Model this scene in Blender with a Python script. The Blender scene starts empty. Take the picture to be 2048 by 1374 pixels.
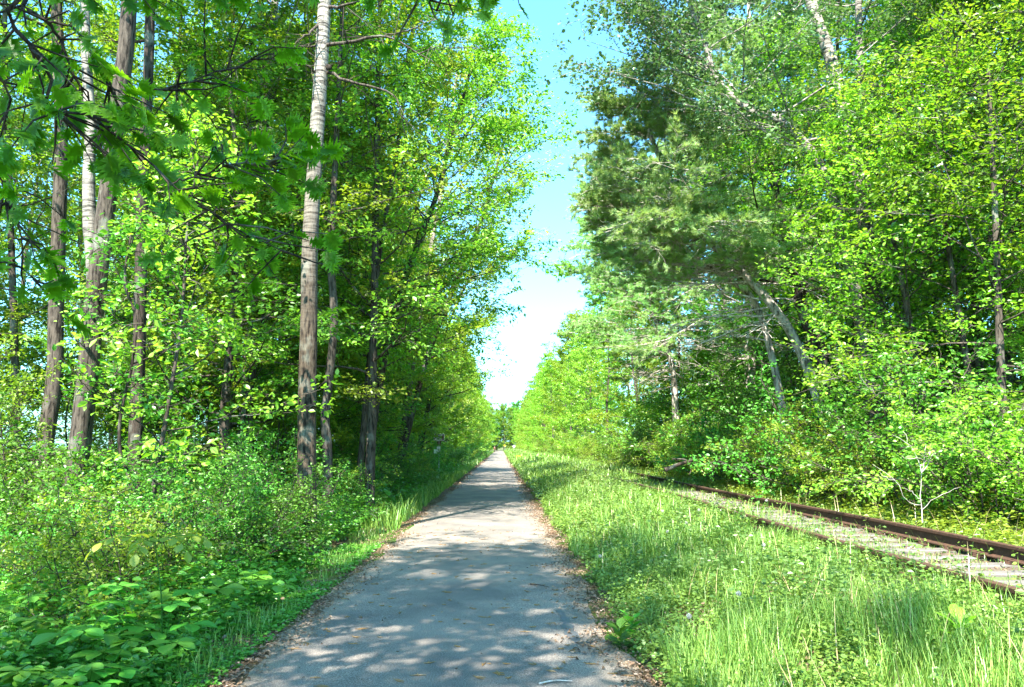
import bpy, math, random
import numpy as np

# ------------------------------------------------------------------ camera, world, sun, exposure
SC = bpy.context.scene
COL = SC.collection
FPX = 1560.0; W0, H0 = 2048.0, 1374.0
CAM = np.array([0.0, 0.0, 1.7])
PITCH = math.atan(206 / FPX); YAW = math.atan(23 / FPX)
cd = bpy.data.cameras.new('camera'); cam = bpy.data.objects.new('camera', cd); COL.objects.link(cam)
cd.sensor_width = 36; cd.lens = 36 * FPX / W0; cd.clip_end = 3000; cd.clip_start = 0.05
cam.location = CAM; cam.rotation_euler = (math.pi / 2 + PITCH, 0, -YAW)
SC.camera = cam

SUN_EL = math.radians(54)
SUN_H = np.array([-0.30, -0.954])            # horizontal direction towards the sun (behind, to the left)
w = bpy.data.worlds.new('World'); SC.world = w; w.use_nodes = True
wn = w.node_tree; bg = wn.nodes['Background']
sky = wn.nodes.new('ShaderNodeTexSky'); sky.sky_type = 'NISHITA'; sky.sun_disc = False
sky.sun_elevation = SUN_EL; sky.sun_rotation = math.atan2(SUN_H[0], SUN_H[1]) % (2 * math.pi)
sky.air_density = 0.9; sky.dust_density = 1.2; sky.ozone_density = 0.3; sky.altitude = 100
tint_ = wn.nodes.new('ShaderNodeMix'); tint_.data_type = 'RGBA'; tint_.blend_type = 'MULTIPLY'; tint_.inputs[0].default_value = 1
tint_.inputs[7].default_value = (0.45, 0.86, 1.0, 1)      # the camera's cyan white balance
wn.links.new(sky.outputs[0], tint_.inputs[6]); wn.links.new(tint_.outputs[2], bg.inputs[0]); bg.inputs[1].default_value = 0.15
sl = bpy.data.lights.new('sun', 'SUN'); so = bpy.data.objects.new('sun', sl); COL.objects.link(so)
sl.energy = 5.0; sl.angle = math.radians(0.53); sl.color = (1.0, 0.94, 0.84)
sd = np.array([SUN_H[0] * math.cos(SUN_EL), SUN_H[1] * math.cos(SUN_EL), math.sin(SUN_EL)])
from mathutils import Vector
so.rotation_euler = Vector(sd).to_track_quat('Z', 'Y').to_euler()
SC.view_settings.view_transform = 'Standard'; SC.view_settings.look = 'None'
SC.view_settings.gamma = 1; SC.view_settings.exposure = 2.4
SC.cycles.max_bounces = 7; SC.cycles.diffuse_bounces = 4; SC.cycles.transmission_bounces = 5
SC.cycles.glossy_bounces = 2; SC.cycles.transparent_max_bounces = 4; SC.cycles.use_denoising = True

def ray(px, py):
    x, y = (px - W0 / 2) / FPX, -(py - H0 / 2) / FPX
    # camera frame: right, up, forward
    f = np.array([math.sin(YAW) * math.cos(PITCH), math.cos(YAW) * math.cos(PITCH), math.sin(PITCH)])
    r = np.array([math.cos(YAW), -math.sin(YAW), 0]); u = np.cross(r, f)
    return f + x * r + y * u
def at(px, py, Y):
    """the point of the world seen at that photograph pixel at distance Y along the path"""
    d = ray(px, py); return CAM + d * (Y / d[1])

# ------------------------------------------------------------------ ground shape
def hash_noise(x, y, s, seed=0):
    x = np.asarray(x, float) / s; y = np.asarray(y, float) / s
    xi = np.floor(x).astype(np.int64); yi = np.floor(y).astype(np.int64); fx = x - xi; fy = y - yi
    fx = fx * fx * (3 - 2 * fx); fy = fy * fy * (3 - 2 * fy)
    def h(a, b):
        n = (a * 374761393 + b * 668265263 + seed * 1274126177) & 0x7fffffff
        n = ((n ^ (n >> 13)) * 1274126177) & 0x7fffffff
        return ((n ^ (n >> 16)) & 0xffff) / 65535.0
    return (h(xi, yi) * (1 - fx) + h(xi + 1, yi) * fx) * (1 - fy) + (h(xi, yi + 1) * (1 - fx) + h(xi + 1, yi + 1) * fx) * fy
PX = [-400, -60, -30, -12, -4.2, -3.0, -2.15, -1.9, 1.0, 1.3, 2.2, 3.1, 3.4, 5.8, 6.2, 7.0, 9, 14, 30, 60, 400]
PZ = [-1.2, -1.2, -1.0, -.35, -.22, -.12, -.01, 0, 0, .015, .20, .40, .45, .45, .42, .46, .62, .9, 1.4, 2, 2]
def gz(x, y):
    x = np.asarray(x, float); y = np.asarray(y, float)
    z = np.interp(x, PX, PZ)
    amp = np.interp(x, [-30, -6, -2.6, -2.1, 1.1, 1.8, 3.0, 3.3, 5.9, 7, 30], [.35, .12, .05, 0, 0, .05, .03, .0, .0, .12, .3])
    return z + amp * ((hash_noise(x, y, 1.7) - .5) + .5 * (hash_noise(x, y, .6, 3) - .5))
def gz1(x, y): return float(gz(x, y))

# ------------------------------------------------------------------ mesh helpers
class MB:
    def __init__(s): s.v = []; s.l = []; s.n = []; s.t = []; s.k = 0
    def add(s, verts, faces, tint=None):
        """verts (N,3); faces (F,k) int"""
        verts = np.asarray(verts, float).reshape(-1, 3); faces = np.asarray(faces, np.int64)
        s.v.append(verts); s.l.append((faces + s.k).ravel()); s.n.append(np.full(len(faces), faces.shape[1]))
        if tint is None: tint = np.zeros(len(faces))
        s.t.append(np.broadcast_to(np.asarray(tint, float), (len(faces),)))
        s.k += len(verts)
    def build(s, name, mat, parent=None, smooth=False, origin=None):
        v = np.concatenate(s.v); l = np.concatenate(s.l); n = np.concatenate(s.n); t = np.concatenate(s.t)
        if origin is not None: v = v - np.asarray(origin)
        me = bpy.data.meshes.new(name)
        me.vertices.add(len(v)); me.vertices.foreach_set('co', v.astype(np.float32).ravel())
        me.loops.add(len(l)); me.loops.foreach_set('vertex_index', l.astype(np.int32))
        me.polygons.add(len(n)); st = np.concatenate([[0], np.cumsum(n)[:-1]])
        me.polygons.foreach_set('loop_start', st.astype(np.int32))
        me.polygons.foreach_set('use_smooth', np.full(len(n), smooth))
        a = me.attributes.new('tint', 'FLOAT', 'FACE'); a.data.foreach_set('value', t.astype(np.float32))
        me.update(calc_edges=True)
        if mat: me.materials.append(mat)
        o = bpy.data.objects.new(name, me); COL.objects.link(o)
        if parent: o.parent = parent
        return o
def box(mb, c, s, rz=0, tint=0):
    c = np.array(c, float); h = np.array(s, float) / 2
    v = np.array([[i, j, k] for i in (-1, 1) for j in (-1, 1) for k in (-1, 1)]) * h
    ca, sa = math.cos(rz), math.sin(rz)
    v = np.c_[v[:, 0] * ca - v[:, 1] * sa, v[:, 0] * sa + v[:, 1] * ca, v[:, 2]] + c
    mb.add(v, [[0, 1, 3, 2], [4, 6, 7, 5], [0, 4, 5, 1], [2, 3, 7, 6], [0, 2, 6, 4], [1, 5, 7, 3]], tint)
def nrm(a): return a / np.maximum(np.linalg.norm(a, axis=-1, keepdims=True), 1e-9)
def tubes(mb, P, R, S=5, tint=0):
    """batch of M polylines of K points"""
    P = np.asarray(P, float); R = np.asarray(R, float); M, K, _ = P.shape
    T = np.empty_like(P); T[:, 1:-1] = P[:, 2:] - P[:, :-2]; T[:, 0] = P[:, 1] - P[:, 0]; T[:, -1] = P[:, -1] - P[:, -2]
    T = nrm(T); D = nrm(P[:, -1] - P[:, 0])
    ref = np.where(np.abs(D[:, 2:3]) > .8, np.array([[1., 0, 0]]), np.array([[0, 0, 1.]]))[:, None, :]
    A = nrm(np.cross(T, np.broadcast_to(ref, T.shape))); B = np.cross(T, A)
    a = np.arange(S) / S * 2 * math.pi
    V = P[:, :, None, :] + R[:, :, None, None] * (A[:, :, None, :] * np.cos(a)[None, None, :, None] + B[:, :, None, :] * np.sin(a)[None, None, :, None])
    m, k, s = np.meshgrid(np.arange(M), np.arange(K - 1), np.arange(S), indexing='ij')
    i = lambda m, k, s: (m * K + k) * S + s % S
    F = np.stack([i(m, k, s), i(m, k, s + 1), i(m, k + 1, s + 1), i(m, k + 1, s)], -1).reshape(-1, 4)
    mb.add(V.reshape(-1, 3), F, tint)
    return V
def spline(pts, n):
    pts = np.asarray(pts, float); m = len(pts)
    P = np.vstack([2 * pts[0] - pts[1], pts, 2 * pts[-1] - pts[-2]])
    out = []
    for u in np.linspace(0, m - 1 - 1e-6, n):
        i = int(u); t = u - i; a, b, c, d = P[i:i + 4]
        out.append(.5 * ((2 * b) + (c - a) * t + (2 * a - 5 * b + 4 * c - d) * t * t + (3 * b - a - 3 * c + d) * t ** 3))
    return np.array(out)
def trunk_tube(mb, pts, rad, rng, S=14, rough=.06):
    pts = np.asarray(pts); rad = np.asarray(rad); K = len(pts)
    V = []
    T = nrm(np.gradient(pts, axis=0)); A = nrm(np.cross(T, [0, 1, 0.01])); B = np.cross(T, A)
    a = np.arange(S) / S * 2 * math.pi
    ph = rng.random(4) * 6
    for k in range(K):
        rr = rad[k] * (1 + rough * np.sin(a * 3 + ph[0] + k * .13) + rough * .7 * np.sin(a * 5 + ph[1] - k * .3) + rough * .5 * (rng.random(S) - .5))
        V.append(pts[k] + rr[:, None] * (A[k] * np.cos(a)[:, None] + B[k] * np.sin(a)[:, None]))
    k, s = np.meshgrid(np.arange(K - 1), np.arange(S), indexing='ij')
    i = lambda k, s: k * S + s % S
    F = np.stack([i(k, s), i(k, s + 1), i(k + 1, s + 1), i(k + 1, s)], -1).reshape(-1, 4)
    mb.add(np.concatenate(V), F)
def place(mb, tv, tf, pos, ax, nr, sc, tint=0):
    """instances of a template (x side, y along, z normal)"""
    pos = np.asarray(pos, float); N = len(pos)
    if N == 0: return
    ax = nrm(ax); sd_ = nrm(np.cross(ax, nr)); n2 = np.cross(sd_, ax)
    sc = np.broadcast_to(np.asarray(sc, float), (N,))
    tv = np.asarray(tv, float); tf = np.asarray(tf)
    V = pos[:, None] + sc[:, None, None] * (tv[None, :, 0:1] * sd_[:, None] + tv[None, :, 1:2] * ax[:, None] + tv[None, :, 2:3] * n2[:, None])
    F = (tf[None] + (np.arange(N) * len(tv))[:, None, None]).reshape(-1, tf.shape[1])
    tint = np.repeat(np.broadcast_to(np.asarray(tint, float), (N,)), len(tf))
    mb.add(V.reshape(-1, 3), F, tint)

# leaf templates, length 1 along y
KITE = (np.array([[0, 0, 0], [.30, .42, .05], [0, 1, -.14], [-.30, .42, .05]]), np.array([[0, 1, 2, 3]]))
ROUND = (np.array([[0, 0, 0], [.36, .25, .05], [.38, .6, .03], [0, 1, -.1], [-.38, .6, .03], [-.36, .25, .05]]), np.array([[0, 1, 2, 3, 4, 5]]))
LEAF = (np.array([[0, 0, 0], [.2, .2, .05], [.30, .48, .06], [.17, .8, 0], [0, 1, -.10], [-.17, .8, 0], [-.30, .48, .06], [-.2, .2, .05], [0, .5, -.01]]),
        np.array([[0, 1, 2, 8], [8, 2, 3, 4], [8, 4, 5, 6], [0, 8, 6, 7]]))
_o = [(0, 0), (.03, .12), (.22, .10), (.16, .24), (.44, .32), (.36, .38), (.20, .44), (.50, .62), (.42, .66), (.18, .66), (.24, .84), (.12, .82), (0, 1)]
OAKV = np.array([[x, y, .1 * abs(x)] for x, y in _o] + [[-x, y, .1 * abs(x)] for x, y in _o[1:-1]])
_r = list(range(13)); _l = [0] + list(range(13, 24)) + [12]
OAKF3 = []
for lst in (_r, _l[::-1]):
    pass
# lobes as triangles fanned to the midrib
mid = [(0, .06), (0, .22), (0, .42), (0, .64), (0, .8)]
ov = [[0, 0, 0], [0, 1, -.12]] + [[0, y, 0] for _, y in mid]
of = []
def _tri(pts):
    k = len(ov)
    ov.extend([[p[0], p[1], .12 * abs(p[0])] for p in pts]); of.append([k, k + 1, k + 2])
for s in (1, -1):
    _tri([(0, .04), (s * .26, .10), (0, .24)]); _tri([(0, .18), (s * .46, .34), (0, .40)]); _tri([(s * .10, .28), (s * .34, .46), (0, .44)])
    _tri([(0, .38), (s * .50, .66), (0, .62)]); _tri([(s * .12, .5), (s * .36, .80), (0, .68)]); _tri([(0, .6), (s * .26, .92), (0, .84)])
    _tri([(0, .02), (s * .17, .42), (0, .92)]); _tri([(s * .0, .74), (s * .07, .8), (0, 1)])
OAK = (np.array(ov) * [1.25, 1, 1], np.array(of))
BLADE = (np.array([[-.02, 0, 0], [.02, 0, 0], [.018, .45, .03], [-.018, .45, .03], [.010, .8, .14], [-.010, .8, .14], [0, 1, .3]]), None)

def rand_dirs(rng, n):
    return nrm(rng.normal(size=(n, 3)))
def scatter_leaves(mb, tpl, pos, out, size, rng, flat=1.1, jit=.9, droop=.25, tint=None):
    n = len(pos)
    ax = nrm(out + rand_dirs(rng, n) * jit); ax[:, 2] = ax[:, 2] * .6 - droop * rng.random(n)
    nr = nrm(np.array([0, 0, flat]) + rand_dirs(rng, n))
    if tint is None: tint = rng.random(n)
    place(mb, tpl[0], tpl[1], pos, nrm(ax), nr, size * (.45 + .95 * rng.random(n) ** 1.2), tint)

# ------------------------------------------------------------------ materials
def mat(name):
    m = bpy.data.materials.new(name); m.use_nodes = True
    nt = m.node_tree; b = nt.nodes['Principled BSDF']
    return m, nt, b
def nd(nt, t, **k):
    n = nt.nodes.new(t)
    for a, v in k.items(): setattr(n, a, v)
    return n
def leaf_mat(name, c1, c2, trans=.48, rough=.38, spec=.5, tr_col=None):
    m, nt, b = mat(name); out = nt.nodes['Material Output']
    at_ = nd(nt, 'ShaderNodeAttribute', attribute_name='tint')
    oi = nd(nt, 'ShaderNodeObjectInfo')
    mx = nd(nt, 'ShaderNodeMix', data_type='RGBA'); mx.inputs[6].default_value = (*c1, 1); mx.inputs[7].default_value = (*c2, 1)
    nt.links.new(at_.outputs['Fac'], mx.inputs[0])
    hs = nd(nt, 'ShaderNodeHueSaturation')
    mr = nd(nt, 'ShaderNodeMapRange'); mr.inputs[3].default_value = .475; mr.inputs[4].default_value = .525
    mv = nd(nt, 'ShaderNodeMapRange'); mv.inputs[3].default_value = .72; mv.inputs[4].default_value = 1.22
    nt.links.new(oi.outputs['Random'], mr.inputs[0]); nt.links.new(oi.outputs['Random'], mv.inputs[0])
    nt.links.new(mr.outputs[0], hs.inputs['Hue']); nt.links.new(mv.outputs[0], hs.inputs['Value'])
    nt.links.new(mx.outputs[2], hs.inputs['Color'])
    nt.links.new(hs.outputs[0], b.inputs['Base Color']); b.inputs['Roughness'].default_value = rough
    b.inputs['Specular IOR Level'].default_value = spec
    tr = nd(nt, 'ShaderNodeBsdfTranslucent')
    g = nd(nt, 'ShaderNodeMix', data_type='RGBA', blend_type='MULTIPLY'); g.inputs[0].default_value = 1
    g.inputs[7].default_value = (*(tr_col or (1.35, 1.3, .6)), 1)
    nt.links.new(hs.outputs[0], g.inputs[6]); nt.links.new(g.outputs[2], tr.inputs[0])
    ms = nd(nt, 'ShaderNodeMixShader'); ms.inputs[0].default_value = trans
    nt.links.new(b.outputs[0], ms.inputs[1]); nt.links.new(tr.outputs[0], ms.inputs[2]); nt.links.new(ms.outputs[0], out.inputs[0])
    return m
def noise(nt, scale, detail=5, vec=None, rough=.55):
    n = nd(nt, 'ShaderNodeTexNoise'); n.inputs['Scale'].default_value = scale; n.inputs['Detail'].default_value = detail; n.inputs['Roughness'].default_value = rough
    if vec: nt.links.new(vec, n.inputs['Vector'])
    return n
def ramp(nt, src, stops):
    r = nd(nt, 'ShaderNodeValToRGB'); e = r.color_ramp.elements
    while len(e) < len(stops): e.new(.5)
    for i, (p, c) in enumerate(stops): e[i].position = p; e[i].color = (*c, 1) if len(c) == 3 else c
    nt.links.new(src, r.inputs[0]); return r
def mapping(nt, scale, kind='Object', loc=(0, 0, 0)):
    tc = nd(nt, 'ShaderNodeTexCoord'); mp = nd(nt, 'ShaderNodeMapping'); mp.inputs['Scale'].default_value = scale; mp.inputs['Location'].default_value = loc
    nt.links.new(tc.outputs[kind], mp.inputs[0]); return mp.outputs[0]
def bump(nt, b, src, strength, dist=.02):
    bp = nd(nt, 'ShaderNodeBump'); bp.inputs['Strength'].default_value = strength; bp.inputs['Distance'].default_value = dist
    nt.links.new(src, bp.inputs['Height']); nt.links.new(bp.outputs[0], b.inputs['Normal'])
def mix(nt, fac, a, bcol, blend='MIX'):
    m = nd(nt, 'ShaderNodeMix', data_type='RGBA', blend_type=blend)
    for s, v in ((0, fac), (6, a), (7, bcol)):
        if hasattr(v, 'is_output'): nt.links.new(v, m.inputs[s])
        elif isinstance(v, (int, float)): m.inputs[s].default_value = v
        else: m.inputs[s].default_value = (*v, 1)
    return m.outputs[2]
def bark_mat(name, dark, light, furrow=(24, 24, 4.0), pale=None, pale_z=(0, 1), lichen=.3):
    m, nt, b = mat(name)
    n1 = noise(nt, 1.0, 8, mapping(nt, furrow), .65)
    col = ramp(nt, n1.outputs[0], [(.40, dark), (.47, tuple(.5 * (a + c) for a, c in zip(dark, light))), (.60, light)]).outputs[0]
    n3 = noise(nt, 2.3, 4, mapping(nt, (1, 1, .7)))
    lf = ramp(nt, n3.outputs[0], [(.55, (0, 0, 0)), (.68, (lichen, lichen, lichen))])
    col = mix(nt, lf.outputs[0], col, (.36, .40, .33))
    h = n1.outputs[0]
    if pale:
        n2 = noise(nt, 1.0, 6, mapping(nt, (2.2, 2.2, 20)), .75)
        pc = ramp(nt, n2.outputs[0], [(.40, tuple(c * .10 for c in pale)), (.46, tuple(c * .45 for c in pale)), (.53, pale), (.8, tuple(min(1, c * 1.15) for c in pale))])
        tc = nd(nt, 'ShaderNodeTexCoord'); sp = nd(nt, 'ShaderNodeSeparateXYZ'); nt.links.new(tc.outputs['Object'], sp.inputs[0])
        n4 = noise(nt, 1.2, 5, mapping(nt, (1.5, 1.5, .8)))
        ad = nd(nt, 'ShaderNodeMath', operation='MULTIPLY_ADD'); nt.links.new(n4.outputs[0], ad.inputs[0]); ad.inputs[1].default_value = 5; nt.links.new(sp.outputs[2], ad.inputs[2])
        mr = nd(nt, 'ShaderNodeMapRange'); mr.inputs[1].default_value = pale_z[0] + 2.5; mr.inputs[2].default_value = pale_z[1] + 2.5
        nt.links.new(ad.outputs[0], mr.inputs[0])
        col = mix(nt, mr.outputs[0], col, pc.outputs[0])
    nt.links.new(col, b.inputs['Base Color']); b.inputs['Roughness'].default_value = .9; b.inputs['Specular IOR Level'].default_value = .2
    bump(nt, b, h, .8, .03)
    return m
def plain(name, c, rough=.6, metal=0, ns=30, var=.25):
    m, nt, b = mat(name)
    n = noise(nt, ns, 4, mapping(nt, (1, 1, 1)))
    r = ramp(nt, n.outputs[0], [(.3, tuple(x * (1 - var) for x in c)), (.7, tuple(min(1, x * (1 + var)) for x in c))])
    nt.links.new(r.outputs[0], b.inputs['Base Color']); b.inputs['Roughness'].default_value = rough; b.inputs['Metallic'].default_value = metal
    return m

M = {}
M['leaf_mid'] = leaf_mat('leaf_green', (.09, .24, .010), (.29, .46, .040))
M['leaf_bright'] = leaf_mat('leaf_yellow_green', (.12, .27, .012), (.33, .47, .065))
M['leaf_gold'] = leaf_mat('leaf_golden', (.19, .30, .02), (.36, .40, .03))
M['leaf_deep'] = leaf_mat('leaf_deep_green', (.05, .17, .014), (.15, .32, .035))
M['leaf_oak'] = leaf_mat('leaf_oak', (.06, .20, .004), (.17, .38, .012), trans=.62)
M['leaf_aspen'] = leaf_mat('leaf_aspen', (.06, .17, .05), (.15, .28, .10), trans=.3, spec=.6, tr_col=(1.2, 1.2, .7))
M['leaf_herb'] = leaf_mat('leaf_herb', (.05, .18, .014), (.14, .34, .04), trans=.36)
M['grass'] = leaf_mat('grass_blades', (.06, .17, .015), (.30, .42, .09), trans=.35)
M['grass_dry'] = leaf_mat('dry_stalks', (.30, .24, .10), (.48, .40, .20), trans=.2)
M['needle'] = leaf_mat('pine_needles', (.15, .33, .09), (.44, .62, .27), trans=.42, spec=.3)
M['litter'] = leaf_mat('dead_leaves', (.08, .045, .025), (.30, .205, .125), trans=.15, tr_col=(1, .9, .6))
M['catkin'] = leaf_mat('catkins', (.22, .12, .03), (.38, .24, .07), trans=.1, tr_col=(1, .9, .6))
M['bark_dark'] = bark_mat('bark_dark', (.010, .007, .005), (.06, .045, .035))
M['bark_grey'] = bark_mat('bark_grey', (.012, .009, .007), (.095, .076, .06))
M['bark_aspen'] = bark_mat('bark_big_aspen', (.012, .008, .006), (.09, .067, .046), pale=(.34, .305, .26), pale_z=(4.0, 9.5))
M['bark_pale'] = bark_mat('bark_pale', (.020, .015, .011), (.15, .13, .11), pale=(.27, .245, .21), pale_z=(2.5, 7))
M['bark_pine'] = bark_mat('bark_pine', (.10, .085, .07), (.48, .43, .37), furrow=(10, 10, 3))
M['bark_dead'] = bark_mat('bark_dead_twigs', (.26, .22, .19), (.60, .54, .47), furrow=(12, 12, 3), lichen=.1)

# ------------------------------------------------------------------ things
def thing(name, label, cat, loc=(0, 0, 0), rz=0, group=None):
    o = bpy.data.objects.new(name, None); COL.objects.link(o); o.empty_display_size = .3
    o.location = loc; o.rotation_euler = (0, 0, rz); tag(o, label, cat, group); return o
def tag(o, label=None, cat=None, group=None, kind=None):
    if label: o['label'] = label
    if cat: o['category'] = cat
    if group: o['group'] = group
    if kind: o['kind'] = kind
    return o
KIDS = {}
def dup(root, loc, rz, scale, label, group=None):
    r = root.copy(); COL.objects.link(r); r.location = loc; r.rotation_euler = (0, 0, rz); r.scale = scale if hasattr(scale, '__len__') else (scale,) * 3
    r['label'] = label
    if group: r['group'] = group
    for ch in KIDS[root.name]:
        c = ch.copy(); COL.objects.link(c); c.parent = r
    return r

# ------------------------------------------------------------------ growing trees
class Grower:
    def __init__(s, rng): s.rng = rng; s.b1 = []; s.r1 = []; s.b2 = []; s.r2 = []; s.tw = []; s.tr = []
    def limb(s, p, d, L, r, K, up=.05, wig=.12):
        rng = s.rng; P = [np.array(p, float)]; d = d / np.linalg.norm(d); st = L / (K - 1)
        J = rng.normal(size=(K, 3)) * wig
        for k in range(1, K):
            d = d + J[k]; d[2] += up; d = d / math.sqrt(d @ d); P.append(P[-1] + d * st)
        t = np.linspace(0, 1, K); return np.array(P), r * (1 - .85 * t)
    def branch_out(s, p, d, L, r, n2, n3, up=.06, l2=.5, tl=(.35, .75), flat=1.0, start2=.22):
        rng = s.rng
        P, R = s.limb(p, d, L, r, 8, up); s.b1.append(P); s.r1.append(R)
        for j in range(n2):
            t = start2 + (1 - start2) * (j + rng.random()) / n2
            x = t * 7; i = min(6, int(x)); q = P[i] + (P[i + 1] - P[i]) * (x - i); dd = P[i + 1] - P[i]; dd /= np.linalg.norm(dd)
            sd_ = np.cross(dd, [0, 0, 1.]); sd_ /= max(1e-6, np.linalg.norm(sd_)); sg = 1 if j % 2 else -1
            v = dd * .75 + sd_ * sg * (.6 + .5 * rng.random()) + np.array([0, 0, rng.normal() * .35 * flat])
            L2 = L * l2 * (1.05 - .6 * t) * (.7 + .6 * rng.random())
            P2, R2 = s.limb(q, v, L2, max(.006, r * (1 - .8 * t) * .5), 5, up * .6, .16); s.b2.append(P2); s.r2.append(R2)
            for k in range(n3):
                t3 = .15 + .85 * (k + rng.random()) / n3; x = t3 * 4; i = min(3, int(x)); q3 = P2[i] + (P2[i + 1] - P2[i]) * (x - i)
                d2 = P2[i + 1] - P2[i]; d2 = d2 / np.linalg.norm(d2)
                v3 = d2 * .7 + rng.normal(size=3) * np.array([.7, .7, .4 * flat]); v3 /= np.linalg.norm(v3)
                l3 = tl[0] + (tl[1] - tl[0]) * rng.random(); s.tw.append((q3, q3 + v3 * l3)); s.tr.append(.006)
    def wood(s, mb, twigs=True, S1=6, S2=4):
        if s.b1: tubes(mb, np.array(s.b1), np.array(s.r1), S1)
        if s.b2: tubes(mb, np.array(s.b2), np.array(s.r2), S2)
        if twigs and s.tw:
            A = np.array(s.tw); mid_ = A.mean(1) + s.rng.normal(size=(len(A), 3)) * .03
            tubes(mb, np.stack([A[:, 0], mid_, A[:, 1]], 1), np.array([[.008, .005, .002]] * len(A)), 3)
    def leaves(s, mb, nl, size, tpl=KITE, flat=1.2, spread=.10, droop=.3, jit=.9):
        A = np.array(s.tw); n = len(A); rng = s.rng
        A = np.repeat(A, nl, 0); t = rng.random(len(A))[:, None]; d = A[:, 1] - A[:, 0]
        pos = A[:, 0] + d * (t * .9 + .15) + rng.normal(size=(len(A), 3)) * spread * np.array([1, 1, .6])
        clump = np.repeat(rng.random(n), nl); tint = np.clip(.5 * clump + .5 * rng.random(len(A)), 0, 1)
        scatter_leaves(mb, tpl, pos, nrm(d), size, rng, flat, jit, droop, tint)

def tree(name, label, cat, trunk, rad, wood_mat, leaf, rng, c_lo=.35, n1=26, L1=4.2, n2=6, n3=5, nl=10, size=.11, tpl=KITE,
         group=None, el=(.1, .9), prof=None, up=.05, extra=None, base=None, dead=0, bias=None, twigs=True, rough=.05, tl=(.35, .75), trunkS=14, dens=1.6):
    """trunk: world points from the ground up; rad: radius at base and top; everything ends as trunk + crown under an Empty"""
    P = spline(trunk, max(12, 6 * len(trunk))); K = len(P)
    seg = np.r_[0, np.cumsum(np.linalg.norm(np.diff(P, axis=0), axis=1))]; tt = seg / seg[-1]
    R = rad[0] + (rad[1] - rad[0]) * tt ** .9; R = R * (1 + .45 * np.exp(-seg / .35))
    root = thing(name, label, cat, tuple(P[0]), 0, group)
    g = Grower(rng); wb = MB(); trunk_tube(wb, P, R, rng, trunkS, rough)
    prof = prof or (lambda t: math.sin(math.pi * min(1, .18 + .82 * t) ** .8) ** .7 * .75 + .3)
    az = rng.random() * 6.28
    for i in range(n1):
        t = c_lo + (1 - c_lo) * (i + rng.random() * .8) / n1; az += 2.4 + rng.normal() * .3
        a = az
        if bias is not None and rng.random() < bias[1]: a = bias[0] + rng.normal() * .6
        k = min(K - 2, int(np.searchsorted(tt, t)) - 1); k = max(0, k)
        f = (t - tt[k]) / max(1e-6, tt[k + 1] - tt[k]); p = P[k] + (P[k + 1] - P[k]) * min(1, f)
        u = (t - c_lo) / (1 - c_lo); e = el[0] + (el[1] - el[0]) * u + rng.normal() * .15
        d = np.array([math.cos(a) * math.cos(e), math.sin(a) * math.cos(e), math.sin(e)])
        g.branch_out(p, d, L1 * prof(u) * (.75 + .5 * rng.random()), max(.012, R[k] * .32), n2, n3, up, tl=tl)
    for (p, d, L, r) in (extra or []): g.branch_out(np.array(p), np.array(d, float), L, r, n2, n3, 0, tl=tl)
    g.wood(wb, twigs)
    kids = [wb.build('trunk', wood_mat, root, True, P[0])]
    if dead:
        db = MB(); g2 = Grower(rng)
        for i in range(dead):
            t = .06 + (c_lo + .1) * rng.random(); k = int(t * (K - 1)); a = rng.random() * 6.28
            d = np.array([math.cos(a), math.sin(a), rng.normal() * .2]); g2.branch_out(P[k], d, 1.2 + 2.2 * rng.random(), .022, 5, 3, -.02, .4)
        g2.wood(db); kids.append(db.build('dead_branches', M['bark_dead'], root, True, P[0]))
    lb = MB(); g.leaves(lb, int(nl * dens), size, tpl)
    kids.append(lb.build('crown', leaf, root, False, P[0])); KIDS[root.name] = kids
    return root

def ptrunk(pix, D, top=None, base=None):
    """trunk points: pixel trace at distance D (number or one per point), from the ground up"""
    if not hasattr(D, '__len__'): D = [D] * len(pix)
    P = [at(x, y, d) for (x, y), d in zip(pix, D)]
    if P[0][2] > gz1(P[0][0], P[0][1]) + .05:
        b = P[0].copy(); sl_ = (P[1] - P[0]) / max(.1, P[1][2] - P[0][2]); dz = gz1(b[0], b[1]) - .1 - b[2]; b = b + sl_ * dz * .3; b[2] = gz1(b[0], b[1]) - .1; P.insert(0, b)
    else: P[0][2] = gz1(P[0][0], P[0][1]) - .1
    if top:
        d = P[-1] - P[-2]; d /= np.linalg.norm(d); z0 = P[-1][2]
        for f in (.35, .7, 1.0):
            q = P[-1] + (d * .8 + np.array([0, 0, .3])) * ((top - z0) * .34); P.append(q)
    return P
# ================================================================== SETTING
def sheet(name, xs, ys, zf, m, dz=0):
    X, Y = np.meshgrid(xs, ys, indexing='ij'); Z = zf(X, Y) + dz
    nx, ny = X.shape; v = np.stack([X, Y, Z], -1).reshape(-1, 3)
    i, j = np.meshgrid(np.arange(nx - 1), np.arange(ny - 1), indexing='ij')
    F = np.stack([i * ny + j, (i + 1) * ny + j, (i + 1) * ny + j + 1, i * ny + j + 1], -1).reshape(-1, 4)
    mb = MB(); mb.add(v, F); return mb.build(name, m, None, True)
m, nt, b = mat('forest_floor')
tc = mapping(nt, (1, 1, 1))
n1 = noise(nt, 9, 9, tc, .7); n2 = noise(nt, .8, 4, tc); n3 = noise(nt, 45, 4, tc, .7)
c = ramp(nt, n1.outputs[0], [(.3, (.035, .022, .012)), (.5, (.11, .075, .045)), (.7, (.26, .19, .12))]).outputs[0]
gr = ramp(nt, n3.outputs[0], [(.35, (.02, .05, .008)), (.7, (.08, .17, .02))]).outputs[0]
f = ramp(nt, n2.outputs[0], [(.42, (0, 0, 0)), (.56, (1, 1, 1))]).outputs[0]
nt.links.new(mix(nt, f, c, gr), b.inputs['Base Color']); b.inputs['Roughness'].default_value = .95; b.inputs['Specular IOR Level'].default_value = .1
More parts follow.
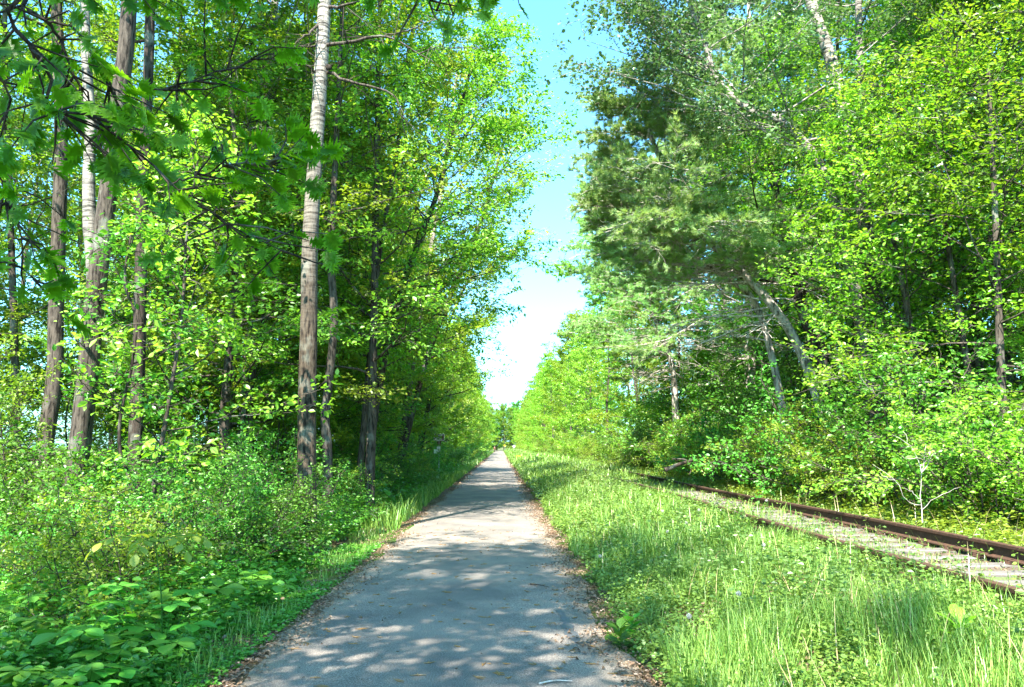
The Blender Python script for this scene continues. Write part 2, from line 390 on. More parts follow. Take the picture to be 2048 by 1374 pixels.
bump(nt, b, n1.outputs[0], .9, .05)
gx = np.unique(np.r_[-900, -400, -200, -100, np.arange(-60, -8, 2.5), np.arange(-8, 9, .22), np.arange(9, 60, 3), 100, 200, 400, 900])
gy = np.unique(np.r_[-300, -100, -40, np.arange(-20, 0, 2.), np.arange(0, 30, .3), np.arange(30, 80, 1.0), np.arange(80, 400, 8), 600, 1000, 1800])
ground = tag(sheet('ground', gx, gy, gz, m, -.004), kind='structure')

# asphalt
m, nt, b = mat('asphalt'); tc = mapping(nt, (1, 1, 1))
v = nd(nt, 'ShaderNodeTexVoronoi'); v.inputs['Scale'].default_value = 62; nt.links.new(tc, v.inputs['Vector'])
n1 = noise(nt, 95, 5, tc, .85); n2 = noise(nt, .9, 6, tc, .6); n3 = noise(nt, 6, 5, tc)
c = ramp(nt, n1.outputs[0], [(.38, (.032, .028, .024)), (.50, (.130, .113, .098)), (.61, (.34, .30, .26))]).outputs[0]
st = ramp(nt, v.outputs['Distance'], [(.05, (.36, .30, .25)), (.25, (0, 0, 0))]).outputs[0]
c = mix(nt, .35, c, st, 'ADD')
pt = ramp(nt, n2.outputs[0], [(.38, (.66, .67, .68)), (.62, (1.18, 1.14, 1.08))]).outputs[0]
c = mix(nt, 1.0, c, pt, 'MULTIPLY')
sp_ = nd(nt, 'ShaderNodeSeparateXYZ'); nt.links.new(tc, sp_.inputs[0])
# litter dust gathers towards both edges of the asphalt
ab = nd(nt, 'ShaderNodeMath', operation='ADD'); nt.links.new(sp_.outputs[0], ab.inputs[0]); ab.inputs[1].default_value = .46
ab2 = nd(nt, 'ShaderNodeMath', operation='ABSOLUTE'); nt.links.new(ab.outputs[0], ab2.inputs[0])
ab3 = nd(nt, 'ShaderNodeMath', operation='MULTIPLY_ADD'); nt.links.new(n3.outputs[0], ab3.inputs[0]); ab3.inputs[1].default_value = .7; nt.links.new(ab2.outputs[0], ab3.inputs[2])
ed = nd(nt, 'ShaderNodeMapRange'); ed.inputs[1].default_value = 1.5; ed.inputs[2].default_value = 1.9; ed.inputs[4].default_value = .75; nt.links.new(ab3.outputs[0], ed.inputs[0])
dirt = ramp(nt, n1.outputs[0], [(.35, (.09, .06, .035)), (.65, (.33, .25, .16))]).outputs[0]
nt.links.new(mix(nt, ed.outputs[0], c, dirt), b.inputs['Base Color']); b.inputs['Roughness'].default_value = .85
bump(nt, b, n1.outputs[0], .5, .004)
ys = np.r_[np.arange(-14, 40, .15), np.arange(40, 120, .6), np.arange(120, 330, 3.)]
eL = -1.94 + .18 * (hash_noise(ys, ys * 0, .8, 5) - .5) + .10 * (hash_noise(ys, ys * 0, .25, 6) - .5) * (ys < 40)
eR = 1.04 + .22 * (hash_noise(ys, ys * 0, .9, 7) - .5) + .10 * (hash_noise(ys, ys * 0, .3, 8) - .5) * 2 * (ys < 40)
mb = MB(); xs = np.linspace(0, 1, 9); X = eL[:, None] + (eR - eL)[:, None] * xs; Z = .004 + .018 * np.sin(xs * math.pi)[None, :] + X * 0
vv = np.stack([X, ys[:, None] + X * 0, Z], -1).reshape(-1, 3)
i, j = np.meshgrid(np.arange(len(ys) - 1), np.arange(8), indexing='ij')
mb.add(vv, np.stack([i * 9 + j, i * 9 + j + 1, (i + 1) * 9 + j + 1, (i + 1) * 9 + j], -1).reshape(-1, 4))
path = tag(mb.build('path', m, None, True), kind='structure')
def path_z(x): return .004 + .018 * math.sin(math.pi * min(1, max(0, (x + 1.96) / 3.02)))

# tarred crack repair on the path
m, nt, b = mat('tar_patch'); nn = noise(nt, 90, 3, mapping(nt, (1, 1, 1)))
nt.links.new(ramp(nt, nn.outputs[0], [(.3, (.045, .047, .05)), (.7, (.085, .088, .09))]).outputs[0], b.inputs['Base Color']); b.inputs['Roughness'].default_value = .6
def ground_pt(px, py, z=0):
    d = ray(px, py); return CAM + d * ((z - CAM[2]) / d[2])
tar = [(1116, 1222), (1130, 1240), (1136, 1258), (1146, 1276), (1166, 1290), (1182, 1284)]
C_ = spline([ground_pt(x, y) for x, y in tar], 26); T_ = nrm(np.gradient(C_, axis=0)); N_ = np.c_[-T_[:, 1], T_[:, 0]]
rg = np.random.default_rng(5); wd = (.035 + .03 * rg.random(26)) * np.sin(np.linspace(.15, 3.0, 26)) ** .5
mb = MB(); v = np.concatenate([np.c_[C_[:, :2] + N_ * wd[:, None], [path_z(p[0]) + .004 for p in C_]], np.c_[C_[:, :2] - N_ * wd[:, None], [path_z(p[0]) + .004 for p in C_]]])
mb.add(v, [[k, k + 1, 27 + k, 26 + k] for k in range(25)][::1])
tag(mb.build('tar_patch', m), 'dark curved tar repair strip on the right of the asphalt path', 'tar patch')

# ballast bed under the track
m, nt, b = mat('track_bed'); tc = mapping(nt, (1, 1, 1)); n1 = noise(nt, 28, 7, tc, .7); n2 = noise(nt, 1.6, 4, tc)
c = ramp(nt, n1.outputs[0], [(.32, (.035, .022, .013)), (.5, (.095, .066, .042)), (.7, (.19, .14, .095))]).outputs[0]
f = ramp(nt, n2.outputs[0], [(.5, (0, 0, 0)), (.66, (.7, .7, .7))]).outputs[0]
nt.links.new(mix(nt, f, c, (.10, .19, .03)), b.inputs['Base Color']); b.inputs['Roughness'].default_value = .95; bump(nt, b, n1.outputs[0], .8, .03)
tag(sheet('ballast_bed', np.array([3.1, 3.4, 4.0, 4.6, 5.2, 5.8, 6.15]), np.arange(-6, 300, .5), lambda x, y: gz(x, y) + .03 * (hash_noise(x, y, .5, 9)) * ((x > 3.2) & (x < 6)), m, .004), kind='structure')

# ================================================================== RAILWAY TRACK
m, nt, b = mat('rusty_rail'); tc = mapping(nt, (1, 1, 1)); n1 = noise(nt, 22, 6, tc, .7)
nt.links.new(ramp(nt, n1.outputs[0], [(.3, (.03, .013, .007)), (.55, (.065, .030, .016)), (.75, (.13, .065, .035))]).outputs[0], b.inputs['Base Color']); b.inputs['Roughness'].default_value = .75; b.inputs['Metallic'].default_value = .15
M['rail'] = m
m, nt, b = mat('weathered_sleeper'); n1 = noise(nt, 1, 8, mapping(nt, (2.5, 40, 40)), .7)
nt.links.new(ramp(nt, n1.outputs[0], [(.3, (.035, .028, .022)), (.5, (.11, .096, .082)), (.7, (.22, .20, .175))]).outputs[0], b.inputs['Base Color']); b.inputs['Roughness'].default_value = .95; bump(nt, b, n1.outputs[0], .8, .02)
M['sleeper'] = m
XN, XF, ZB = 3.86, 5.36, .50
trk = thing('railroad_track', 'disused overgrown railroad track with rusty rails beside the verge', 'railroad track', (4.6, 0, .45))
sec = [(-.070, 0), (.070, 0), (.070, .012), (.012, .030), (.010, .115), (.036, .125), (.036, .155), (.028, .162), (-.028, .162), (-.036, .155), (-.036, .125), (-.010, .115), (-.012, .030), (-.070, .012)]
for x0 in (XN, XF):
    mb = MB(); ysr = np.r_[np.arange(-5, 290, 1.5)]; K = len(ysr); n = len(sec)
    wob = .02 * np.sin(ysr * .21 + x0); wz = .015 * np.sin(ysr * .33 + x0 * 2)
    v = np.array([[x0 + wob[k] + p[0], ysr[k], ZB + wz[k] + p[1]] for k in range(K) for p in sec])
    mb.add(v, [[k * n + i, k * n + (i + 1) % n, (k + 1) * n + (i + 1) % n, (k + 1) * n + i] for k in range(K - 1) for i in range(n)])
    mb.build('rail', M['rail'], trk, False, (4.6, 0, .45))
def bevel_block(mb, sx, sy, sz, rng, jit=.01, bv=.02):
    xs = np.linspace(-sx / 2, sx / 2, 9)
    ring = [(-sy / 2 + bv, -sz / 2), (sy / 2 - bv, -sz / 2), (sy / 2, -sz / 2 + bv), (sy / 2, sz / 2 - bv), (sy / 2 - bv, sz / 2), (-sy / 2 + bv, sz / 2), (-sy / 2, sz / 2 - bv), (-sy / 2, -sz / 2 + bv)]
    v = np.array([[x, a, c] for x in xs for a, c in ring]); v += rng.normal(size=v.shape) * jit * .4
    F = [[k * 8 + i, k * 8 + (i + 1) % 8, (k + 1) * 8 + (i + 1) % 8, (k + 1) * 8 + i] for k in range(8) for i in range(8)]
    mb.add(v, F); mb.add(v[:8], [list(range(7, -1, -1))]); mb.add(v[-8:], [list(range(8))])
rg = np.random.default_rng(11)
mb = MB(); bevel_block(mb, 2.55, .22, .16, rg); slp = mb.build('sleeper', M['sleeper'], trk); slp.location = (0, 4.3, -.036)
for k in range(1, 96):
    c = slp.copy(); COL.objects.link(c); c.parent = trk; c.location = (rg.normal() * .03, 4.3 + k * .56, -.036 + rg.normal() * .008); c.rotation_euler = (0, rg.normal() * .006, rg.normal() * .02)
# spikes and plates near
mb = MB()
for k in range(0, 30):
    for x0 in (XN, XF):
        box(mb, (x0, 4.3 + k * .56, ZB - .006), (.26, .17, .014))
        for sx in (-.095, .095): box(mb, (x0 + sx, 4.3 + k * .56 + .05, ZB + .012), (.035, .03, .03))
o = mb.build('rail_plates', M['rail'], trk, False, (4.6, 0, .45)); o['kind'] = 'stuff'

# ================================================================== HERO TREES, LEFT
R_ = lambda s: np.random.default_rng(s)
L_GRP = None
# big aspen right beside the path
pA = ptrunk([(612, 1060), (613, 900), (615, 780), (618, 640), (620, 500), (630, 330), (638, 200), (645, 80), (650, -20)], 13.4, top=19)
big = tree('aspen_tree', 'big straight aspen with banded pale upper bark, nearest thick trunk left of the path', 'tree', pA, (.168, .068), M['bark_aspen'], M['leaf_aspen'], R_(1),
     c_lo=.62, n1=20, L1=3.4, n2=6, n3=4, nl=9, size=.07, tpl=ROUND, trunkS=22, rough=.03)
# dead limbs and knots on the big aspen
rg = R_(77)
def plimb(pix, D, r0, r1=.004, n=14, S=6):
    D = D if hasattr(D, '__len__') else [D] * len(pix)
    P = spline([at(x, y, d) for (x, y), d in zip(pix, D)], n); P[1:-1] += rg.normal(size=(n - 2, 3)) * .012
    return P, np.linspace(r0, r1, n)
D0 = 13.4
for pix, r0 in [([(645, 92), (700, 85), (765, 73), (800, 84), (838, 108), (880, 135)], .035), ([(655, 145), (700, 162), (767, 178), (796, 204), (797, 232)], .032),
                ([(655, 18), (700, 8), (760, -6)], .035), ([(640, 50), (610, 70), (590, 85)], .03), ([(640, 90), (600, 95), (585, 92)], .02), ([(636, 150), (600, 128), (575, 140)], .025),
                ([(765, 73), (820, 60), (870, 40), (935, 35)], .014), ([(838, 108), (870, 95), (910, 95)], .012), ([(700, 85), (690, 65), (740, 45)], .012)]:
    db = MB(); P, R = plimb(pix, [D0] + [D0 - .5 + .3 * rg.random() for _ in pix[1:]], r0); tubes(db, P[None], R[None], 6)
    for q in range(7):
        k = rg.integers(3, 13); d = rg.normal(size=3) * .3 + np.array([.2, 0, -.1]); P2 = np.array([P[k], P[k] + d * .5 + rg.normal(size=3) * .03, P[k] + d])
        tubes(db, P2[None], np.array([[.008, .006, .002]]), 4)
    db.build('dead_branch', M['bark_grey'], big, True, pA[0])
def blob(mb, c, r, rng, sq=(1, 1, 1)):
    v = []; n = 10
    for i in range(1, 6):
        a = math.pi * i / 6
        for j in range(n): v.append([math.sin(a) * math.cos(6.283 * j / n), math.sin(a) * math.sin(6.283 * j / n), math.cos(a)])
    v = np.array([[0, 0, 1]] + v + [[0, 0, -1]]) * r * np.array(sq); v = v * (1 + .18 * rng.normal(size=(len(v), 1))) + np.array(c)
    mb.add(v, [[1 + (i - 1) * n + j, 1 + i * n + j, 1 + i * n + (j + 1) % n, 1 + (i - 1) * n + (j + 1) % n] for i in range(1, 5) for j in range(n)])
    mb.add(v, [[0, 1 + j, 1 + (j + 1) % n] for j in range(n)]); mb.add(v, [[51, 41 + (j + 1) % n, 41 + j] for j in range(n)])
for (x, y, r) in [(620, 277, .05), (619, 371, .045), (657, 135, .06), (632, 290, .035), (611, 520, .04)]:
    kb = MB(); blob(kb, at(x, y, 13.28), r, rg, (1, .8, 1)); kb.build('bark_knot', M['bark_dark'], big, True, pA[0])

tree('broken_tree', 'slim grey trunk with a split dead side standing behind the big aspen', 'tree', ptrunk([(655, 900), (650, 830), (664, 700), (668, 620), (662, 530), (665, 440), (672, 300)], 17.5, top=13), (.12, .04), M['bark_grey'], M['leaf_mid'], R_(2), c_lo=.45, n1=22, L1=3, nl=9)
tree('twin_stem_tree', 'tall tree forking into two thick grey stems, left of the dark straight trunk', 'tree', ptrunk([(142, 1060), (152, 950), (165, 830), (178, 720), (190, 600), (205, 470), (222, 350), (232, 250), (250, 110), (258, 0)], 12.3, top=18), (.17, .08), M['bark_grey'], M['leaf_mid'], R_(3), c_lo=.55, n1=20, L1=3.2, nl=10)
t3 = [o for o in COL.objects if o.name.startswith('twin_stem_tree')][0]; mb = MB(); P = spline([at(x, y, 12.4) for x, y in [(192, 590), (186, 500), (180, 450), (178, 350), (181, 250), (172, 100), (168, -60), (160, -250)]], 30)
trunk_tube(mb, P, np.linspace(.12, .06, 30), R_(31), 14, .04); mb.build('stem', M['bark_pale'], t3, True, tuple(t3.location))
tree('dark_trunk_tree', 'straight tree with dark almost black trunk, leaves starting high', 'tree', ptrunk([(268, 1000), (272, 860), (276, 760), (280, 600), (284, 400), (292, 250), (298, 100), (302, 0)], 14.2, top=18), (.125, .06), M['bark_dark'], M['leaf_mid'], R_(4), c_lo=.5, n1=20, L1=3.2)
tree('leaning_grey_tree', 'grey tree with leafy stem leaning left of the forked pair', 'tree', ptrunk([(85, 960), (92, 880), (110, 750), (112, 600), (116, 470), (122, 300), (118, 130), (112, 0)], 14.8, top=18), (.16, .07), M['bark_grey'], M['leaf_mid'], R_(5), c_lo=.5, n1=20, L1=3.4)
tree('pale_tree', 'pale barked slender tree between the dark trunk and the big aspen', 'tree', ptrunk([(480, 980), (492, 800), (505, 600), (520, 400), (532, 230), (545, 90), (550, 0)], 20, top=19), (.16, .07), M['bark_pale'], M['leaf_mid'], R_(6), c_lo=.42, n1=26, L1=3.8)
for k, (pix, D, lab) in enumerate([([(470, 1000), (470, 600), (472, 300), (478, 120)], 24, 'thin grey pole tree just left of the pale barked slender tree'),
                                   ([(345, 950), (340, 700), (340, 430), (350, 250)], 21, 'thin dark tree right of the dark straight trunk, half hidden by leaves'),
                                   ([(35, 950), (30, 760), (25, 560), (12, 200), (10, 0)], 17, 'thin grey tree at the far left edge of the view'),
                                   ([(415, 960), (425, 700), (435, 500), (440, 300)], 27, 'thin grey tree deep in the woods left of the pale barked tree'),
                                   ([(720, 940), (735, 760), (745, 650), (760, 500), (790, 330)], 21, 'curved brown sapling tree right of the broken grey trunk')]):
    tree('slender_tree', lab, 'tree', ptrunk(pix, D, top=15), (.09, .04), M['bark_grey' if k % 2 == 0 else 'bark_dark'], M['leaf_mid' if k != 4 else 'leaf_bright'], R_(20 + k), c_lo=.2, n1=24, L1=3.2, nl=10)
# curved sapling in front
rg = R_(42)
sp0 = ptrunk([(318, 1032), (300, 1024), (272, 993), (255, 945), (240, 900), (240, 840), (252, 780), (264, 730), (272, 640), (250, 560), (262, 470)], 11.2)
tree('crooked_sapling', 'dark crooked sapling with hooked stem in front of the dark trunk', 'sapling', sp0, (.034, .014), M['bark_dark'], M['leaf_herb'], R_(43), c_lo=.5, n1=12, L1=1.0, n2=4, n3=3, nl=6, size=.085, tpl=LEAF, trunkS=8, tl=(.15, .35))

# silhouette trees on the left skyline
tree('maple_tree', 'bright green leafy tree with broad crown reaching right over the path', 'tree', ptrunk([(735, 940), (760, 760), (810, 560), (870, 400)], 24, top=13.5), (.15, .05), M['bark_grey'], M['leaf_mid'], R_(7), c_lo=.32, n1=38, L1=4.6, n2=7, n3=6, nl=13, bias=(0.0, .35), size=.12)
tree('maple_tree', 'lighter green leafy tree just beyond the signpost side of the big aspen', 'tree', ptrunk([(740, 950), (745, 760), (750, 500)], 19.5, top=13), (.13, .05), M['bark_grey'], M['leaf_bright'], R_(8), c_lo=.26, n1=36, L1=3.4, n2=7, n3=6, nl=12, size=.11)
tree('golden_topped_tree', 'tall tree with yellow green crown against the sky, left of the gap', 'tree', ptrunk([(800, 930), (835, 650), (880, 400)], 36, top=19.5), (.18, .06), M['bark_pale'], M['leaf_gold'], R_(9), c_lo=.4, n1=28, L1=4.4, n2=6, n3=5, nl=10, size=.14)
tree('golden_topped_tree', 'second tree with yellow green crown, lower and nearer the sky gap', 'tree', ptrunk([(800, 930), (860, 700), (960, 450)], 34, top=15.5), (.16, .05), M['bark_grey'], M['leaf_gold'], R_(10), c_lo=.35, n1=28, L1=3.8, n2=6, n3=5, nl=10, size=.13, bias=(0, .3))
tree('maple_tree', 'green tree hanging its lower branches over the path beyond the sign', 'tree', ptrunk([(838, 925), (880, 700), (940, 550)], 51, top=15), (.16, .05), M['bark_dark'], M['leaf_mid'], R_(12), c_lo=.1, n1=34, L1=4.6, n2=6, n3=5, nl=10, size=.15, bias=(0, .3))

# ================================================================== OAK overhead, its trunk stands left of the viewer
rg = R_(50); oak_base = np.array([-4.6, 1.2, gz1(-4.6, 1.2) - .1])
oak = thing('oak_tree', 'oak with dark lobed leaves hanging in at the top left, closest to the viewer', 'tree', tuple(oak_base))
wb = MB(); P = spline([oak_base, oak_base + [.1, .1, 3], oak_base + [0, .3, 6], oak_base + [.2, .2, 10], oak_base + [.3, .4, 14]], 30); trunk_tube(wb, P, np.linspace(.26, .1, 30), rg, 16, .05)
lb = MB(); tw = []
def oak_limb(pix, Ds, r0, root=None, nt_=26, spread=.5):
    W = [at(x, y, d) for (x, y), d in zip(pix, Ds)]
    if root is not None: W = [np.array(root)] + W
    P = spline(W, 22); P[1:] += rg.normal(size=(21, 3)) * .012; R = np.linspace(r0 * .55, .004, 22); tubes(wb, P[None], R[None], 8)
    for q in range(nt_):
        k = rg.integers(5, 22); d = P[min(21, k)] - P[k - 1]; d = d / np.linalg.norm(d); v = d * .6 + rg.normal(size=3) * [.6, .6, .35]; v /= np.linalg.norm(v)
        L = spread * (.35 + .8 * rg.random()); a = P[k]; e = a + v * L; mdl = (a + e) / 2 + rg.normal(size=3) * .03
        tubes(wb, np.array([[a, mdl, e]]), np.array([[.009, .006, .003]]), 4); tw.append((mdl, e)); tw.append((e - v * .06, e + v * .03))
rt = P[16]
oak_limb([(10, -120), (15, 0), (35, 60), (70, 100), (95, 150), (100, 220), (180, 235), (260, 290), (340, 370), (430, 440), (505, 475), (560, 500)], [4.3, 4.4, 4.5, 4.6, 4.7, 4.8, 4.9, 5.1, 5.3, 5.5, 5.7, 5.8], .03, P[12], 46, .6)
oak_limb([(20, -150), (45, 0), (90, 40), (120, 80), (150, 150), (185, 210), (200, 300)], [4.6, 4.8, 4.8, 4.9, 5, 5.1, 5.2], .032, P[13], 30, .5)
oak_limb([(95, 45), (150, 60), (190, 110), (230, 180), (330, 175), (420, 150), (500, 120)], [4.8, 4.9, 5, 5.2, 5.4, 5.6, 5.8], .016, None, 34, .55)
oak_limb([(340, 370), (400, 350), (470, 330), (560, 330)], [5.3, 5.4, 5.5, 5.6], .012, None, 24, .45)
oak_limb([(-60, 120), (-20, 300), (20, 420), (60, 560)], [4.6, 4.8, 5, 5.2], .018, P[10], 26, .5)
oak_limb([(700, -250), (790, -60), (850, 0), (905, 30)], [5.0, 5.2, 5.3, 5.4], .016, P[17], 16, .42)
oak_limb([(850, -200), (960, -60), (1035, -6)], [5.2, 5.3, 5.4], .014, None, 8, .25)
oak_limb([(60, -200), (120, -100), (230, -60), (380, -40), (520, -60)], [4.8, 5, 5.2, 5.4, 5.6], .02, P[15], 30, .45)
# the rest of its crown, above the picture
g = Grower(rg)
for i in range(22):
    k = 13 + int(16 * i / 22); a = 2.4 * i if i % 2 else .9 * rg.normal() + .35
    e = .3 + .03 * i; 
    g.branch_out(P[k] if k < 30 else P[-1], np.array([math.cos(a) * math.cos(e), math.sin(a) * math.cos(e), math.sin(e)]), 4.6 if i % 2 == 0 else 3.0, .05, 6, 5, .05)
g.wood(wb); A = np.array(tw); A = np.repeat(A, 2, 0); A = A[rg.random(len(A)) > .42]; t = rg.random((len(A), 1)); d = A[:, 1] - A[:, 0]
scatter_leaves(lb, OAK, A[:, 0] + d * t, nrm(d), .155, rg, .30, .8, 1.0)
A = np.array(g.tw); 
A = A[(A[:, 0, 2] > 5.4)]
A = np.repeat(A, 7, 0); t = rg.random((len(A), 1)); d = A[:, 1] - A[:, 0]
scatter_leaves(lb, OAK, A[:, 0] + d * t + rg.normal(size=d.shape) * .08, nrm(d), .16, rg, 1.2, .8, .4)
wb.build('trunk', M['bark_dark'], oak, True, oak_base); lb.build('crown', M['leaf_oak'], oak, False, oak_base)

# ================================================================== PINES, RIGHT
tv = [];
rg = R_(60); tv = []; tf = []
for i in range(20):
    a = rg.random() * 6.28; c = .25 + .9 * rg.random(); d = np.array([math.cos(a) * c, 1, math.sin(a) * c]); d /= np.linalg.norm(d)
    p = np.array([0, .25 * rg.random(), 0]); sdv = np.cross(d, rg.normal(size=3)); sdv /= np.linalg.norm(sdv); k = len(tv)
    tv += [p - sdv * .045, p + sdv * .045, p + d * (.8 + .3 * rg.random()) + np.array([0, 0, -.08])]; tf.append([k, k + 1, k + 2])
TUFT = (np.array(tv), np.array(tf))
def pine(label, trunk, rad, rng, c_lo=.3, n1=46, L1=5, n2=13, n3=6, nt_=3, dead=14, bias=None, size=.17, group=None, wood='bark_pine'):
    P = spline(trunk, 6 * len(trunk)); K = len(P); seg = np.r_[0, np.cumsum(np.linalg.norm(np.diff(P, axis=0), axis=1))]; tt = seg / seg[-1]
    R = rad[0] + (rad[1] - rad[0]) * tt; root = thing('pine_tree', label, 'tree', tuple(P[0]), 0, group); g = Grower(rng); wb = MB(); trunk_tube(wb, P, R, rng, 14, .04)
    for i in range(n1):
        t = c_lo + (1 - c_lo) * (i // 5) * 5 / n1 + .008 * rng.random(); k = min(K - 2, int(np.searchsorted(tt, t))); a = rng.random() * 6.28
        if bias is not None and rng.random() < bias[1]: a = bias[0] + rng.normal() * .8
        u = (t - c_lo) / (1 - c_lo); e = .12 + .5 * u + rng.normal() * .05
        g.branch_out(P[k], np.array([math.cos(a) * math.cos(e), math.sin(a) * math.cos(e), math.sin(e)]), L1 * (1.0 - .75 * u) * (.7 + .5 * rng.random()), max(.014, R[k] * .28), n2, n3, -.012, .40, (.25, .5), .10, .35)
    g.wood(wb, True, 5, 3); kids = [wb.build('trunk', M[wood], root, True, P[0])]
    lb = MB(); A = np.repeat(np.array(g.tw), nt_, 0); n = len(A); t = rng.random((n, 1)); d = A[:, 1] - A[:, 0]
    pos = A[:, 0] + d * (t * .8 + .2); ax = nrm(nrm(d) + rand_dirs(rng, n) * .35 + np.array([0, 0, .25])); cl = np.repeat(rng.random(n // nt_), nt_)
    place(lb, TUFT[0], TUFT[1], pos, ax, rand_dirs(rng, n), size * (.7 + .5 * rng.random(n)), np.clip(.6 * cl + .4 * rng.random(n), 0, 1))
    kids.append(lb.build('crown', M['needle'], root, False, P[0]))
    if dead:
        db = MB(); g2 = Grower(rng)
        for i in range(dead):
            t = .20 + max(.12, c_lo - .22) * rng.random(); k = int(t * (K - 1)); a = rng.random() * 6.28
            if bias is not None and rng.random() < .6: a = bias[0] + rng.normal() * .6
            g2.branch_out(P[k], np.array([math.cos(a), math.sin(a), .12 * rng.normal() - .05]), 1.2 + 1.9 * rng.random(), .030, 9, 3, .01, .4, (.2, .5), .5)
        g2.wood(db); kids.append(db.build('dead_branches', M['bark_dead'], root, True, P[0]))
    KIDS[root.name] = kids; return root
PI = math.pi
pine('pine leaning left towards the sky gap, with pale bare lower trunk', ptrunk([(1655, 860), (1600, 700), (1542, 608), (1470, 530), (1394, 459), (1346, 380), (1315, 306), (1290, 240)], [20] * 8, top=10.8), (.16, .05), R_(61), c_lo=.60, L1=3.6, bias=(PI, .35), n1=36)
pine('lower leaning pine with pale dead twigs, under the first leaning pine', ptrunk([(1570, 850), (1540, 700), (1506, 600), (1442, 548), (1382, 512), (1320, 475), (1250, 440)], [21] * 7, top=8.2), (.13, .04), R_(62), c_lo=.60, L1=3.8, bias=(PI, .6), n1=34, dead=18)
pine('tall upright pine with blue green needles behind the leaning pines', ptrunk([(1500, 900), (1500, 600), (1505, 300), (1500, 100)], 31, top=21), (.25, .06), R_(63), c_lo=.26, L1=7.8, bias=(PI, .45), n1=80, nt_=5, dead=22)
pine('pine with short slanting pale lower trunk at the left end of the pine group', ptrunk([(1352, 850), (1346, 740), (1326, 680), (1306, 616), (1290, 500), (1275, 420)], 33, top=13), (.17, .05), R_(64), c_lo=.42, L1=4.8, n1=56, dead=22, bias=(PI, .35))
pine('tall pine high behind the right hand aspens, dark crown at the top right', ptrunk([(1800, 900), (1800, 500), (1790, 200)], 24, top=20), (.22, .07), R_(65), c_lo=.5, L1=5.0, n1=40, dead=10)

# ================================================================== HERO BROADLEAF, RIGHT
tree('aspen_tree', 'aspen leaning far left with grey green trembling leaves against the sky at the top', 'tree', ptrunk([(1760, 900), (1730, 700), (1690, 480), (1640, 330), (1565, 245), (1512, 227), (1455, 183), (1425, 140), (1411, 87), (1394, 52)], [17, 17, 17, 17, 17, 17.2, 17.4, 17.5, 17.6, 17.8], top=13.0), (.17, .05), M['bark_pale'], M['leaf_aspen'], R_(70), c_lo=.56, n1=34, L1=3.4, n2=7, n3=5, nl=13, size=.085, tpl=ROUND, bias=(PI, .5))
tree('aspen_tree', 'thick bare white aspen stem rising at a slant above the leaves at the top right', 'tree', ptrunk([(1830, 900), (1826, 792), (1802, 708), (1766, 648), (1746, 580), (1736, 500), (1715, 330), (1673, 157), (1656, 100), (1634, 39), (1617, -10)], 17.5, top=17), (.22, .10), M['bark_aspen'], M['leaf_aspen'], R_(71), c_lo=.72, n1=14, L1=2.8, n2=6, n3=4, nl=9, size=.08, tpl=ROUND)
tree('aspen_tree', 'thinner straight white aspen stem right of the thick slanting one at the top', 'tree', ptrunk([(1760, 900), (1745, 600), (1730, 300), (1720, 113), (1717, 0)], 20, top=17), (.14, .07), M['bark_pale'], M['leaf_aspen'], R_(72), c_lo=.7, n1=14, L1=2.6, n2=6, n3=4, nl=9, size=.08, tpl=ROUND)
tree('leafy_tree', 'bright young tree spilling yellow green leaves in front of the pine trunks', 'tree', ptrunk([(1860, 900), (1830, 700), (1780, 450), (1740, 300)], 15.8, top=8.0), (.09, .03), M['bark_grey'], M['leaf_bright'], R_(73), c_lo=.18, n1=24, L1=2.4, n2=6, n3=5, nl=11, size=.095, bias=(PI, .35), tpl=LEAF)
tree('leafy_tree', 'light green small tree whose leaves hide the middle of the thick slanting aspen', 'tree', ptrunk([(1960, 900), (1930, 700), (1890, 450), (1880, 330)], 15.0, top=8.4), (.08, .03), M['bark_grey'], M['leaf_mid'], R_(81), c_lo=.3, n1=20, L1=2.5, n2=6, n3=5, nl=10, size=.09, tpl=LEAF)
tree('leafy_tree', 'small leafy tree at the right edge with leaves hanging over the shrubs', 'tree', ptrunk([(2010, 950), (2000, 700), (1990, 420)], 13.5, top=8.4), (.09, .03), M['bark_grey'], M['leaf_mid'], R_(74), c_lo=.25, n1=22, L1=2.7, n2=6, n3=5, nl=11, size=.085, tpl=LEAF)
tree('leafy_tree', 'yellow green tree filling the top right corner', 'tree', ptrunk([(1960, 900), (1950, 500), (1940, 200), (1930, 0)], 16, top=13), (.13, .05), M['bark_grey'], M['leaf_bright'], R_(75), c_lo=.42, n1=28, L1=3.4, n2=6, n3=5, nl=10, size=.085)
tree('dark_trunk_tree', 'dark thick trunk with broken pale top behind the shrubs in the shade', 'tree', ptrunk([(1655, 900), (1650, 780), (1640, 700), (1612, 640), (1590, 560)], 20, top=9), (.24, .07), M['bark_dark'], M['leaf_mid'], R_(76), c_lo=.5, n1=18, L1=3.2, nl=8)
tree('slender_tree', 'dark thin trunk right of the thick slanting aspen', 'tree', ptrunk([(1895, 800), (1885, 690), (1870, 600), (1860, 450), (1850, 300)], 22, top=14), (.13, .05), M['bark_dark'], M['leaf_mid'], R_(78), c_lo=.4, n1=22, L1=3.2)
lg = thing('fallen_log', 'grey leaning dead pole caught slantwise among the right hand trees', 'log', tuple(at(2100, 440, 15)))
mb = MB(); P = spline([at(2100, 440, 15), at(2000, 380, 15.5), at(1900, 320, 16), at(1880, 308, 16)], 14); trunk_tube(mb, P, np.linspace(.07, .035, 14), rg, 10); mb.build('pole', M['bark_grey'], lg, True, P[0])
st_ = mb
